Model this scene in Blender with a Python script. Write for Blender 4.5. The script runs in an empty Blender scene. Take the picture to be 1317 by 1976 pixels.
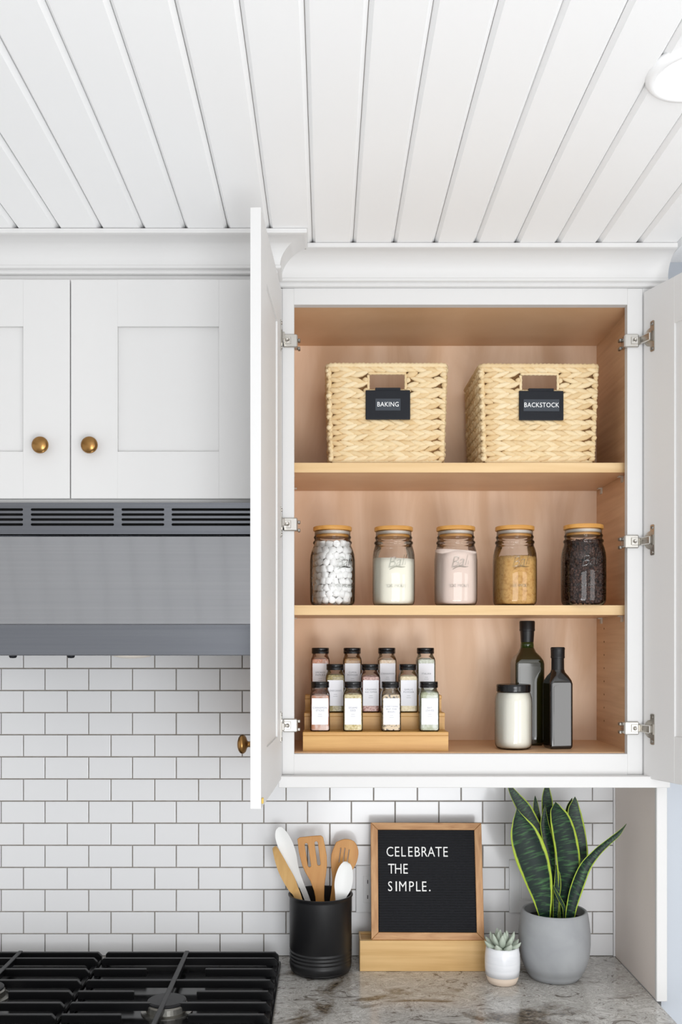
import bpy, bmesh, math, random
from mathutils import Vector, Matrix
random.seed(11)
PI = math.pi
scene = bpy.context.scene
C = scene.collection

# ------------------------------------------------------------------ camera, world, light, exposure
F, PX0, PY0, YW, CZ = 1850.0, 630.0, 1248.0, 2.41, 1.693      # focal length in pixels, principal point, wall distance, eye height
cam = bpy.data.cameras.new('camera')
cam.sensor_width = 36.0
cam.lens = 36.0 * F / 1976.0
cam.shift_x = (658.5 - PX0) / 1976.0
cam.shift_y = (PY0 - 988.0) / 1976.0
cam.clip_start = 0.05
camo = bpy.data.objects.new('camera', cam); C.objects.link(camo)
camo.location = (0, -YW, CZ); camo.rotation_euler = (PI / 2, 0, 0)
scene.camera = camo

world = bpy.data.worlds.new('room_light'); scene.world = world
world.use_nodes = True
world.node_tree.nodes['Background'].inputs[0].default_value = (0.965, 0.983, 1.0, 1)
world.node_tree.nodes['Background'].inputs[1].default_value = 0.92

def area_light(name, loc, target, sx, sy, power, col):
    l = bpy.data.lights.new(name, 'AREA'); l.shape = 'RECTANGLE'; l.size = sx; l.size_y = sy; l.energy = power; l.color = col
    o = bpy.data.objects.new(name, l); C.objects.link(o); o.location = loc
    o.rotation_euler = (Vector(target) - Vector(loc)).to_track_quat('-Z', 'Y').to_euler()
    return o
area_light('patio_door_light', (2.0, -3.00, 1.40), (0.2, 0, 1.60), 0.8, 1.5, 12.5, (1.0, 0.99, 0.975))
area_light('front_fill_light', (0.80, -4.4, 1.52), (0.2, 0, 1.50), 1.4, 1.4, 26, (0.97, 0.985, 1.0))  # added fill behind the camera, evens out the light on the fronts
area_light('ceiling_fill_light', (0.5, -2.9, 0.9), (0.4, -2.0, 2.5), 1.0, 1.0, 31, (0.95, 0.975, 1.0))  # added fill aimed upward to brighten the ceiling, not a lamp of the room

vs = scene.view_settings
vs.view_transform = 'Standard'; vs.look = 'None'; vs.gamma = 1.0; vs.exposure = 0.0; vs.use_curve_mapping = False

# ------------------------------------------------------------------ helpers
def W(px, py, d):
    """metric point for a direction seen from the eye, at distance d in front of it"""
    return Vector(((px - PX0) / F * d, d - YW, CZ - (py - PY0) / F * d))
def D(d): return d - YW
def Z(z): return CZ + z
def lin(v):
    v /= 255.0
    return v / 12.92 if v <= 0.04045 else ((v + 0.055) / 1.055) ** 2.4
def rgb(r, g, b): return (lin(r), lin(g), lin(b), 1.0)

def wm(o):
    m = o.matrix_basis.copy()
    return wm(o.parent) @ m if o.parent else m
def link(name, mesh, mat, parent=None):
    o = bpy.data.objects.new(name, mesh); C.objects.link(o)
    if mat is not None:
        mesh.materials.clear(); mesh.materials.append(mat)
    if parent: o.parent = parent
    return o
def obj(name, bm, mat, parent=None, world=True, smooth=False, angle=None):
    """bmesh -> one mesh object; with world=True the bmesh is in scene coordinates"""
    if world and parent: bm.transform(wm(parent).inverted())
    bmesh.ops.recalc_face_normals(bm, faces=bm.faces)
    me = bpy.data.meshes.new(name); 
    if smooth or angle:
        for f in bm.faces: f.smooth = True
        if angle:
            for e in bm.edges:
                if len(e.link_faces) == 2 and e.calc_face_angle(0) > math.radians(angle): e.smooth = False
    bm.to_mesh(me); bm.free()
    return link(name, me, mat, parent)
def tag(o, label, cat, group=None, kind=None):
    o['label'] = label
    if cat: o['category'] = cat
    if group: o['group'] = group
    if kind: o['kind'] = kind
    return o
def thing(name, label, cat, loc=(0, 0, 0), rz=0.0, rx=0.0, group=None):
    o = bpy.data.objects.new(name, None); C.objects.link(o)
    o.empty_display_size = 0.02
    o.location = loc; o.rotation_euler = (rx, 0, rz)
    return tag(o, label, cat, group)
def struct(name, bm, mat, label, **k):
    o = obj(name, bm, mat, None, **k); o['kind'] = 'structure'; o['label'] = label
    return o
def dup(o, parent=None):
    c = o.copy(); C.objects.link(c); c.parent = parent
    for ch in list(o.children): dup(ch, c)
    return c

def B(): return bmesh.new()
def add_box(bm, x0, x1, y0, y1, z0, z1, bev=0.0, seg=1):
    v = [bm.verts.new((x, y, z)) for x in (x0, x1) for y in (y0, y1) for z in (z0, z1)]
    fs = [bm.faces.new([v[i] for i in q]) for q in ((0, 1, 3, 2), (4, 6, 7, 5), (0, 4, 5, 1), (2, 3, 7, 6), (0, 2, 6, 4), (1, 5, 7, 3))]
    if bev > 0:
        es = list({e for f in fs for e in f.edges})
        bmesh.ops.bevel(bm, geom=es, offset=bev, segments=seg, affect='EDGES', profile=0.5)
    return bm
def box(*a, **k): return add_box(B(), *a, **k)
def add_lathe(bm, prof, seg=32, M=None, cap=True):
    rings = []
    for r, z in prof:
        if r < 1e-6: rings.append([bm.verts.new((0, 0, z))])
        else: rings.append([bm.verts.new((r * math.cos(2 * PI * i / seg), r * math.sin(2 * PI * i / seg), z)) for i in range(seg)])
    vs_ = [v for q in rings for v in q]
    for a, b in zip(rings, rings[1:]):
        for i in range(seg):
            j = (i + 1) % seg
            if len(a) == 1 and len(b) == 1: continue
            if len(a) == 1: bm.faces.new((a[0], b[i], b[j]))
            elif len(b) == 1: bm.faces.new((a[i], a[j], b[0]))
            else: bm.faces.new((a[i], a[j], b[j], b[i]))
    if cap:
        for q in (rings[0], rings[-1]):
            if len(q) > 2:
                try: bm.faces.new(q)
                except ValueError: pass
    if M is not None: bmesh.ops.transform(bm, matrix=M, verts=vs_)
    return bm
def lathe(prof, seg=32, M=None, cap=True): return add_lathe(B(), prof, seg, M, cap)
def rrect(hx, hy, r, n=5):
    r = min(r, hx, hy); out = []
    for cx, cy, a0 in ((hx - r, hy - r, 0), (-hx + r, hy - r, 90), (-hx + r, -hy + r, 180), (hx - r, -hy + r, 270)):
        for i in range(n + 1):
            a = math.radians(a0 + 90.0 * i / n)
            out.append((cx + r * math.cos(a), cy + r * math.sin(a)))
    return out
def add_loft(bm, secs, cap=True, closed=True):
    """secs: list of equal-length point loops"""
    R = [[bm.verts.new(p) for p in s] for s in secs]
    n = len(R[0])
    for a, b in zip(R, R[1:]):
        for i in range(n if closed else n - 1):
            j = (i + 1) % n
            bm.faces.new((a[i], a[j], b[j], b[i]))
    if cap and closed:
        for q in (R[0], R[-1]): bm.faces.new(q)
    return bm
def rloft(prof, n=5, M=None, hyk=1.0, cap=True):
    """prof: (z, half width, corner radius) -> rounded-square body"""
    bm = B()
    add_loft(bm, [[(x, y, z) for x, y in rrect(h, h * hyk, r, n)] for z, h, r in prof], cap)
    if M is not None: bm.transform(M)
    return bm
def add_prism(bm, poly, a0, a1, axis='x'):
    """poly in the two other axes (y,z for x; x,z for y; x,y for z), extruded from a0 to a1"""
    def P(u, v, a): return (a, u, v) if axis == 'x' else ((u, a, v) if axis == 'y' else (u, v, a))
    add_loft(bm, [[P(u, v, a0) for u, v in poly], [P(u, v, a1) for u, v in poly]])
    return bm
def prism(poly, a0, a1, axis='x'): return add_prism(B(), poly, a0, a1, axis)
def crm(pts, n):
    """Catmull-Rom through tuples, n samples per span"""
    out = []
    m = len(pts)
    for i in range(m - 1):
        p0, p1, p2, p3 = pts[max(i - 1, 0)], pts[i], pts[i + 1], pts[min(i + 2, m - 1)]
        for k in range(n):
            t = k / n
            out.append(tuple(0.5 * (2 * b + (c - a) * t + (2 * a - 5 * b + 4 * c - d) * t * t + (-a + 3 * b - 3 * c + d) * t ** 3) for a, b, c, d in zip(p0, p1, p2, p3)))
    out.append(tuple(pts[-1]))
    return out
def add_tube(bm, pts, radii, seg=8, flat=1.0, up=(0, 0, 1), closed=False):
    pts = [Vector(p) for p in pts]; secs = []; n = len(pts)
    up = Vector(up)
    for i, p in enumerate(pts):
        if closed: t = pts[(i + 1) % n] - pts[i - 1]
        else: t = pts[min(i + 1, n - 1)] - pts[max(i - 1, 0)]
        t.normalize()
        s = t.cross(up)
        if s.length < 1e-4: s = t.cross(Vector((0, 1, 0)))
        s.normalize(); w = s.cross(t)
        r = radii[i] if isinstance(radii, (list, tuple)) else radii
        secs.append([p + s * (r * math.cos(2 * PI * k / seg)) + w * (r * flat * math.sin(2 * PI * k / seg)) for k in range(seg)])
    if closed: secs.append(secs[0])
    add_loft(bm, secs, cap=not closed)
    if closed: bmesh.ops.remove_doubles(bm, verts=bm.verts, dist=1e-7)
    return bm
def blade(stations, cup=0.2, thick=0.002, nu=8, n=5, nrm=(0, -1, 0), uv=True, twist=None):
    """leaf or spoon: stations (x, y, z, half width); a cupped ribbon with thickness and u,t in the uv map"""
    st = crm(stations, n); bm = B(); N0 = Vector(nrm)
    L = bm.loops.layers.uv.new('UVMap') if uv else None
    m = len(st); top = []; bot = []
    for i, s in enumerate(st):
        p = Vector(s[:3]); h = max(s[3], 0.0003)
        t = (Vector(st[min(i + 1, m - 1)][:3]) - Vector(st[max(i - 1, 0)][:3])).normalized()
        a = twist(i / (m - 1)) if twist else 0.0
        nn = (N0 - t * N0.dot(t)).normalized()
        nn = Matrix.Rotation(a, 3, t) @ nn
        sd = t.cross(nn)
        ra, rb = [], []
        for k in range(nu + 1):
            u = -1 + 2 * k / nu
            q = p + sd * (h * u) + nn * (cup * h * u * u)
            e = thick * 0.5 * (1 - 0.75 * u * u)
            ra.append(bm.verts.new(q + nn * e)); rb.append(bm.verts.new(q - nn * e))
        top.append(ra); bot.append(rb)
    def quad(a, uvs):
        f = bm.faces.new(a)
        if uv:
            for lp, w in zip(f.loops, uvs): lp[L].uv = w
    for i in range(m - 1):
        t0, t1 = i / (m - 1), (i + 1) / (m - 1)
        for k in range(nu):
            u0, u1 = k / nu, (k + 1) / nu
            quad((top[i][k], top[i][k + 1], top[i + 1][k + 1], top[i + 1][k]), ((u0, t0), (u1, t0), (u1, t1), (u0, t1)))
            quad((bot[i][k], bot[i + 1][k], bot[i + 1][k + 1], bot[i][k + 1]), ((u0, t0), (u0, t1), (u1, t1), (u1, t0)))
        for k in (0, nu):
            quad((top[i][k], top[i + 1][k], bot[i + 1][k], bot[i][k]), ((k / nu, t0), (k / nu, t1), (k / nu, t1), (k / nu, t0)))
    for i in (0, m - 1):
        for k in range(nu): quad((top[i][k], top[i][k + 1], bot[i][k + 1], bot[i][k]), ((k / nu, i / (m - 1)),) * 4)
    return bm
def curve_mesh(cu):
    o = bpy.data.objects.new('tmp', cu); C.objects.link(o)
    dg = bpy.context.evaluated_depsgraph_get()
    me = bpy.data.meshes.new_from_object(o.evaluated_get(dg))
    bpy.data.objects.remove(o); bpy.data.curves.remove(cu)
    return me
def plate(outline, holes, th, bev=0.0):
    """flat plate in local xy with holes, thickness along z"""
    cu = bpy.data.curves.new('plate', 'CURVE'); cu.dimensions = '2D'; cu.fill_mode = 'BOTH'; cu.extrude = th / 2 - bev; cu.bevel_depth = bev
    cu.bevel_resolution = 1
    for lp in [outline] + holes:
        s = cu.splines.new('POLY'); s.points.add(len(lp) - 1); s.use_cyclic_u = True
        for q, (x, y) in zip(s.points, lp): q.co = (x, y, 0, 1)
    me = curve_mesh(cu); bm = B(); bm.from_mesh(me); bpy.data.meshes.remove(me)
    return bm
def slot(x0, x1, y0, y1, n=5):
    """stadium outline, long axis along the longer side"""
    w, h = x1 - x0, y1 - y0; r = min(w, h) / 2
    return [(x + (x0 + x1) / 2, y + (y0 + y1) / 2) for x, y in rrect(w / 2, h / 2, r * 0.999, n)]
def text_bm(s, size, ext=0.0004, align='CENTER', shear=0.0, spacing=1.0, bev=0.0, line=1.0, offset=0.0):
    cu = bpy.data.curves.new('txt', 'FONT'); cu.body = s; cu.size = size; cu.extrude = ext; cu.align_x = align; cu.align_y = 'CENTER'
    cu.shear = shear; cu.space_character = spacing; cu.bevel_depth = bev; cu.resolution_u = 3; cu.space_line = line; cu.offset = offset
    me = curve_mesh(cu); bm = B(); bm.from_mesh(me); bpy.data.meshes.remove(me)
    return bm
def M_front(x, y, z, sx=1.0):
    """maps local xy (z up out of the page) onto a plane facing -y at (x, y, z)"""
    return Matrix.Translation((x, y, z)) @ Matrix(((1, 0, 0, 0), (0, 0, -1, 0), (0, 1, 0, 0), (0, 0, 0, 1))) @ Matrix.Scale(sx, 4, (1, 0, 0))

# ------------------------------------------------------------------ materials
MATS = {}
def nodes(m): return m.node_tree.nodes, m.node_tree.links
def P(name, col, rough=0.5, metal=0.0, spec=0.5, coat=0.0, var=None, bump=None, trans=0.0, ior=1.45, aniso=0.0, island=None, sheen=0.0, coord='Object', emis=None, sss=0.0):
    """principled material; var = (scale xyz, colour2, detail, distortion, lo, hi); bump = (scale xyz, strength, distance); island = (colours)"""
    m = bpy.data.materials.new(name); m.use_nodes = True
    N, L = nodes(m); b = N['Principled BSDF']
    b.inputs['Base Color'].default_value = col; b.inputs['Roughness'].default_value = rough; b.inputs['Metallic'].default_value = metal
    b.inputs['Specular IOR Level'].default_value = spec; b.inputs['Coat Weight'].default_value = coat; b.inputs['Transmission Weight'].default_value = trans
    b.inputs['IOR'].default_value = ior; b.inputs['Anisotropic'].default_value = aniso; b.inputs['Sheen Weight'].default_value = sheen
    if sss: b.inputs['Subsurface Weight'].default_value = sss; b.inputs['Subsurface Radius'].default_value = (0.01, 0.008, 0.006)
    if emis: b.inputs['Emission Color'].default_value = emis[0]; b.inputs['Emission Strength'].default_value = emis[1]
    tc = N.new('ShaderNodeTexCoord')
    def noise(scale, detail, dist):
        mp = N.new('ShaderNodeMapping'); mp.inputs['Scale'].default_value = scale if isinstance(scale, tuple) else (scale,) * 3
        L.new(tc.outputs[coord], mp.inputs[0])
        n = N.new('ShaderNodeTexNoise'); n.inputs['Scale'].default_value = 1.0; n.inputs['Detail'].default_value = detail; n.inputs['Distortion'].default_value = dist
        L.new(mp.outputs[0], n.inputs[0]); return n
    last = None
    if var:
        sc, c2, det, dist, lo, hi = var
        n = noise(sc, det, dist); r = N.new('ShaderNodeValToRGB')
        r.color_ramp.elements[0].position = lo; r.color_ramp.elements[1].position = hi
        r.color_ramp.elements[0].color = col; r.color_ramp.elements[1].color = c2
        L.new(n.outputs[0], r.inputs[0]); last = r.outputs[0]
    if island:
        g = N.new('ShaderNodeNewGeometry'); r = N.new('ShaderNodeValToRGB')
        el = r.color_ramp.elements
        while len(el) < len(island): el.new(0.5)
        for i, c in enumerate(island): el[i].position = i / max(1, len(island) - 1); el[i].color = c
        L.new(g.outputs['Random Per Island'], r.inputs[0])
        if last:
            mx = N.new('ShaderNodeMixRGB'); mx.inputs[0].default_value = 0.5
            L.new(last, mx.inputs[1]); L.new(r.outputs[0], mx.inputs[2]); last = mx.outputs[0]
        else: last = r.outputs[0]
    if last: L.new(last, b.inputs['Base Color'])
    if bump:
        sc, st, ds = bump
        n = noise(sc, 4, 0.2); bp = N.new('ShaderNodeBump'); bp.inputs['Strength'].default_value = st; bp.inputs['Distance'].default_value = ds
        L.new(n.outputs[0], bp.inputs['Height']); L.new(bp.outputs[0], b.inputs['Normal'])
    MATS[name] = m
    return m
def glass(name, tint=(1, 1, 1, 1), edge=(0.86, 0.89, 0.88, 1), blend=0.15, gloss=0.02):
    """thin clear container wall: transparent, tinted at grazing angles, with Fresnel reflection"""
    m = bpy.data.materials.new(name); m.use_nodes = True
    N, L = nodes(m); N.remove(N['Principled BSDF']); out = N['Material Output']
    lw = N.new('ShaderNodeLayerWeight'); lw.inputs[0].default_value = blend
    mx = N.new('ShaderNodeMixRGB'); mx.inputs[1].default_value = tint; mx.inputs[2].default_value = edge
    L.new(lw.outputs['Facing'], mx.inputs[0])
    t = N.new('ShaderNodeBsdfTransparent'); L.new(mx.outputs[0], t.inputs[0])
    g = N.new('ShaderNodeBsdfGlossy'); g.inputs['Roughness'].default_value = gloss
    fr = N.new('ShaderNodeFresnel'); fr.inputs[0].default_value = 1.5
    ms = N.new('ShaderNodeMixShader'); L.new(fr.outputs[0], ms.inputs[0]); L.new(t.outputs[0], ms.inputs[1]); L.new(g.outputs[0], ms.inputs[2])
    L.new(ms.outputs[0], out.inputs[0])
    MATS[name] = m
    return m
def wood(name, c1, c2, stretch, rough=0.45, dist=0.6, lo=0.3, hi=0.7, bump=0.15, coat=0.0):
    return P(name, c1, rough, var=(stretch, c2, 6, dist, lo, hi), bump=(tuple(3 * s for s in stretch), bump, 0.0006), coat=coat)

paint = P('cabinet_paint', rgb(218, 217, 216), 0.5, spec=0.35, bump=((60, 60, 60), 0.04, 0.0005))
ceil_paint = P('ceiling_paint', rgb(249, 249, 249), 0.45, bump=((30, 8, 30), 0.10, 0.0008))
beige_paint = P('beige_wall_paint', rgb(234, 223, 215), 0.6, bump=(200, 0.05, 0.0005))
grey_paint = P('pale_blue_grey_paint', rgb(186, 192, 200), 0.5, bump=(150, 0.04, 0.0005))
grout = P('grout', rgb(172, 165, 158), 0.9, var=(60, rgb(152, 144, 132), 4, 0, 0.3, 0.7))
tile_m = P('white_glazed_tile', rgb(236, 236, 237), 0.14, spec=0.4, bump=((9, 9, 9), 0.12, 0.002))
backing_m = P('groove_backing', rgb(206, 200, 192), 0.9)
floor_m = wood('floor_boards', rgb(204, 203, 202), rgb(192, 190, 188), (2, 25, 25))
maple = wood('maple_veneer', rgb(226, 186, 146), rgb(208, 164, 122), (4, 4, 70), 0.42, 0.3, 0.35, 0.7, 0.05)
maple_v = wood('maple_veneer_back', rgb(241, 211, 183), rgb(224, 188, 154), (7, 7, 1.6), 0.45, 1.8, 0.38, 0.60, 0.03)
maple_edge = wood('maple_edge_band', rgb(228, 196, 148), rgb(214, 178, 128), (4, 60, 60), 0.5, 0.2, 0.3, 0.7, 0.05)
bamboo = wood('bamboo', rgb(212, 166, 96), rgb(192, 142, 72), (5, 60, 90), 0.4, 0.2, 0.3, 0.7, 0.08)
bamboo_pale = wood('pale_bamboo', rgb(226, 188, 130), rgb(208, 166, 106), (5, 60, 90), 0.42, 0.2, 0.3, 0.7, 0.06)
lid_bamboo = wood('bamboo_lid', rgb(214, 160, 86), rgb(194, 136, 64), (12, 60, 60), 0.4, 0.2)
oak = wood('oak_frame', rgb(206, 160, 112), rgb(172, 122, 76), (14, 90, 90), 0.5, 0.8)
oak_v = wood('oak_frame_upright', rgb(206, 160, 112), rgb(172, 122, 76), (90, 90, 14), 0.5, 0.8)
steel = P('brushed_steel', rgb(176, 177, 180), 0.11, 1.0, var=((1.2, 160, 160), rgb(170, 171, 175), 4, 0, 0.3, 0.7), bump=((3, 500, 500), 0.03, 0.0002))
steel_dark = P('brushed_steel_dark_reflection', rgb(124, 126, 131), 0.26, 1.0, var=((1.5, 160, 160), rgb(116, 118, 124), 4, 0, 0.3, 0.7), bump=((3, 500, 500), 0.05, 0.0003))  # darker than steel: reflection of a dark room put into the colour
black_void = P('black_interior', rgb(12, 12, 13), 0.8)
nickel = P('nickel', rgb(205, 202, 196), 0.25, 1.0)
nickel_dk = P('dark_nickel', rgb(150, 146, 140), 0.3, 1.0)  # darker nickel for screws, adjusters and cup slots
brass = P('antique_brass', rgb(168, 128, 78), 0.28, 1.0, var=(30, rgb(140, 102, 58), 3, 0, 0.3, 0.7))
iron = P('cast_iron', rgb(13, 13, 15), 0.36, spec=0.4, bump=(300, 0.15, 0.0006))
enamel = P('black_enamel', rgb(14, 14, 16), 0.18)
burner_al = P('burner_aluminium', rgb(150, 148, 142), 0.4, 1.0)
burner_cap_m = P('burner_cap_enamel', rgb(40, 40, 42), 0.5)
matte_black = P('matte_black', rgb(20, 20, 22), 0.42)
crock_in = P('crock_inside', rgb(10, 10, 11), 0.6)
white_plastic = P('white_silicone', rgb(238, 238, 236), 0.4)
utensil_wood = wood('utensil_bamboo', rgb(206, 152, 84), rgb(184, 124, 58), (40, 40, 5), 0.45, 0.5)
utensil_pale = wood('utensil_pale_wood', rgb(212, 172, 112), rgb(190, 146, 84), (40, 40, 5), 0.5, 0.5)
felt = P('black_felt', rgb(24, 25, 30), 0.95, sheen=0.1, bump=(900, 0.2, 0.0004))
letter_w = P('white_letter_plastic', rgb(238, 238, 236), 0.4)
plate_w = P('white_wall_plate', rgb(226, 227, 228), 0.35)
slot_dk = P('dark_slot', rgb(60, 60, 62), 0.7)
concrete = P('grey_concrete', rgb(150, 152, 155), 0.75, var=(14, rgb(162, 164, 166), 6, 0.5, 0.35, 0.7), bump=(120, 0.12, 0.0008))
ceramic = P('white_glaze', rgb(236, 237, 240), 0.22, var=((10, 10, 90), rgb(226, 228, 232), 3, 0.3, 0.4, 0.7), bump=((4, 4, 160), 0.12, 0.0006))
clay = P('bare_clay', rgb(226, 208, 190), 0.8)
soil = P('dark_soil', rgb(26, 22, 20), 0.95, bump=(160, 1.0, 0.004))
succ = P('succulent_green', rgb(190, 198, 184), 0.65, var=(40, rgb(168, 180, 164), 4, 0, 0.3, 0.7))
glass_clear = glass('clear_jar_glass')
glass_rib = glass('clear_glass_relief', (0.93, 0.93, 0.92, 1), (0.62, 0.66, 0.64, 1), 0.4, 0.08)
silicone = P('clear_silicone_seal', rgb(222, 214, 204), 0.35)
cap_black = P('glossy_black_cap', rgb(16, 16, 18), 0.2)
label_paper = P('white_label_paper', rgb(240, 240, 245), 0.5)
label_ink = P('grey_label_ink', rgb(128, 128, 136), 0.6)
bottle_dk = P('black_glass_bottle', rgb(14, 11, 12), 0.06, spec=0.9, coat=0.3)
bottle_gr = P('dark_green_glass_bottle', rgb(38, 36, 14), 0.06, spec=0.9, coat=0.3)
neck_gr = P('green_glass_neck', rgb(46, 62, 22), 0.06, spec=0.8, trans=0.3)
shrink = P('black_shrink_cap', rgb(18, 18, 20), 0.4)
coconut = P('white_coconut_fat', rgb(236, 233, 222), 0.5, sss=0.1)
plastic_blk = P('black_plastic', rgb(20, 23, 30), 0.45, spec=0.3)
card_m = P('dark_label_card', rgb(62, 67, 74), 0.45, spec=0.3)
print_w = P('white_print', rgb(242, 242, 242), 0.5)
hyacinth = P('water_hyacinth', rgb(230, 210, 172), 0.75, island=[rgb(240, 224, 192), rgb(230, 206, 162), rgb(206, 170, 118), rgb(238, 218, 180), rgb(232, 210, 170)], var=((40, 40, 40), rgb(218, 188, 138), 4, 0.5, 0.35, 0.75), bump=(250, 0.25, 0.001))
hyacinth_in = P('water_hyacinth_core', rgb(120, 86, 50), 0.85)  # darkened so the colour carries the shade in the weave gaps
marsh_m = P('marshmallow', rgb(246, 245, 243), 0.7)
flour_m = P('cream_flour', rgb(240, 236, 222), 0.9, bump=(200, 0.1, 0.001))
powder_m = P('pinkish_powder', rgb(230, 212, 201), 0.9, bump=(200, 0.1, 0.001))
bsugar_m = P('brown_sugar_grains', rgb(214, 172, 104), 0.8, var=(160, rgb(186, 134, 66), 5, 0.3, 0.45, 0.75), bump=(420, 0.8, 0.002))
bean_m = P('roasted_coffee_bean', rgb(62, 38, 28), 0.42, spec=0.35, island=[rgb(46, 27, 20), rgb(86, 54, 40), rgb(56, 34, 26)])
oil_shelf = P('clear_shelf_pin', rgb(200, 190, 175), 0.2)
lamp_glow = P('lamp_diffuser', rgb(250, 250, 250), 0.5, emis=((1, 0.98, 0.95, 1), 3.0))

def granite():
    m = bpy.data.materials.new('swirled_granite'); m.use_nodes = True
    N, L = nodes(m); b = N['Principled BSDF']; b.inputs['Roughness'].default_value = 0.16
    tc = N.new('ShaderNodeTexCoord')
    def nz(sc, det, dist, rough=0.6):
        mp = N.new('ShaderNodeMapping'); mp.inputs['Scale'].default_value = sc; L.new(tc.outputs['Object'], mp.inputs[0])
        n = N.new('ShaderNodeTexNoise'); n.inputs['Scale'].default_value = 1; n.inputs['Detail'].default_value = det; n.inputs['Distortion'].default_value = dist; n.inputs['Roughness'].default_value = rough
        L.new(mp.outputs[0], n.inputs[0]); return n
    def ramp(n, st):
        r = N.new('ShaderNodeValToRGB'); el = r.color_ramp.elements
        while len(el) < len(st): el.new(0.5)
        for e, (p, c) in zip(el, st): e.position = p; e.color = c
        L.new(n.outputs[0], r.inputs[0]); return r
    base = ramp(nz((13, 19, 13), 12, 2.8, 0.7), [(0.33, rgb(84, 78, 72)), (0.41, rgb(150, 144, 137)), (0.46, rgb(212, 210, 206)), (0.51, rgb(160, 155, 148)), (0.56, rgb(224, 222, 218)), (0.62, rgb(176, 171, 164)), (0.70, rgb(118, 112, 104))])
    blotch = ramp(nz((4.5, 6, 5), 5, 1.0), [(0.51, (0, 0, 0, 1)), (0.62, (1, 1, 1, 1))])
    dk = ramp(nz((60, 90, 60), 8, 1.0, 0.75), [(0.40, rgb(56, 48, 40)), (0.52, rgb(112, 98, 80)), (0.66, rgb(170, 162, 150))])
    mx = N.new('ShaderNodeMixRGB'); L.new(blotch.outputs[0], mx.inputs[0]); L.new(base.outputs[0], mx.inputs[1]); L.new(dk.outputs[0], mx.inputs[2])
    L.new(mx.outputs[0], b.inputs['Base Color'])
    return m
granite_m = granite()

def leaf_material():
    m = bpy.data.materials.new('variegated_leaf'); m.use_nodes = True
    N, L = nodes(m); b = N['Principled BSDF']; b.inputs['Roughness'].default_value = 0.42; b.inputs['Specular IOR Level'].default_value = 0.3
    uv = N.new('ShaderNodeUVMap'); uv.uv_map = 'UVMap'; sep = N.new('ShaderNodeSeparateXYZ'); L.new(uv.outputs[0], sep.inputs[0])
    s = N.new('ShaderNodeMath'); s.operation = 'SUBTRACT'; s.inputs[1].default_value = 0.5; L.new(sep.outputs[0], s.inputs[0])
    a = N.new('ShaderNodeMath'); a.operation = 'ABSOLUTE'; L.new(s.outputs[0], a.inputs[0])
    nz = N.new('ShaderNodeTexNoise'); nz.inputs['Scale'].default_value = 30; nz.inputs['Detail'].default_value = 3
    tc = N.new('ShaderNodeTexCoord'); L.new(tc.outputs['Object'], nz.inputs[0])
    mul = N.new('ShaderNodeMath'); mul.operation = 'MULTIPLY_ADD'; mul.inputs[1].default_value = 0.10; L.new(nz.outputs[0], mul.inputs[0]); L.new(a.outputs[0], mul.inputs[2])
    edge = N.new('ShaderNodeValToRGB'); e = edge.color_ramp.elements; e[0].position = 0.46; e[0].color = (0, 0, 0, 1); e[1].position = 0.50; e[1].color = (1, 1, 1, 1)
    L.new(mul.outputs[0], edge.inputs[0])
    mp = N.new('ShaderNodeMapping'); mp.inputs['Scale'].default_value = (1.6, 66, 1); L.new(uv.outputs[0], mp.inputs[0])
    bz = N.new('ShaderNodeTexNoise'); bz.inputs['Scale'].default_value = 1; bz.inputs['Detail'].default_value = 5; bz.inputs['Distortion'].default_value = 0.25; L.new(mp.outputs[0], bz.inputs[0])
    band = N.new('ShaderNodeValToRGB'); q = band.color_ramp.elements; q[0].position = 0.50; q[0].color = rgb(11, 33, 27); q[1].position = 0.78; q[1].color = rgb(70, 120, 64)
    L.new(bz.outputs[0], band.inputs[0])
    mx = N.new('ShaderNodeMixRGB'); mx.inputs[2].default_value = rgb(168, 190, 62)
    L.new(edge.outputs[0], mx.inputs[0]); L.new(band.outputs[0], mx.inputs[1]); L.new(mx.outputs[0], b.inputs['Base Color'])
    return m
leaf_m = leaf_material()

# ------------------------------------------------------------------ the room
ZC = Z(0.855)                                       # ceiling height
ZK = 0.915                                          # counter height
struct('floor', box(-2.6, 2.6, -4.6, 0.2, -0.05, 0.0), floor_m, 'wooden floor')
wall = struct('wall_back', box(-2.6, 0.745, 0.006, 0.16, 0.0, ZC + 0.06), grout, 'back wall with white subway tile between counter and cabinets')
# subway tiles, each a piece on the wall; running bond, half-tile offset per course
TP, TH, GR = 0.11015, 0.05562, 0.0026
X_END = 0.7215
ZT0 = ZK + 0.0002
tile_cache = {}
def tile(x0, x1, z0, z1):
    key = (round(x1 - x0, 4), round(z1 - z0, 4))
    if key not in tile_cache:
        b = add_box(B(), -(x1 - x0) / 2, (x1 - x0) / 2, 0.0, 0.0075, -(z1 - z0) / 2, (z1 - z0) / 2)
        es = [e for e in b.edges if all(abs(v.co.y) < 1e-6 for v in e.verts)]
        bmesh.ops.bevel(b, geom=es, offset=0.0014, segments=2, affect='EDGES', profile=0.6)
        for f in b.faces: f.smooth = False
        me = bpy.data.meshes.new('tile'); b.to_mesh(me); b.free(); me.materials.append(tile_m); tile_cache[key] = me
    o = bpy.data.objects.new('tile', tile_cache[key]); C.objects.link(o); o.parent = wall
    o.location = ((x0 + x1) / 2, random.uniform(-0.0002, 0.0002), (z0 + z1) / 2)
    o.rotation_euler = (random.uniform(-0.006, 0.006), 0, random.uniform(-0.004, 0.004))
row = 0
z0 = ZT0
ztop_l, ztop_r = Z(0.03), Z(-0.262)
xA, xB = (2.0 - PX0) / F * YW, (45.0 - PX0) / F * YW
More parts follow.
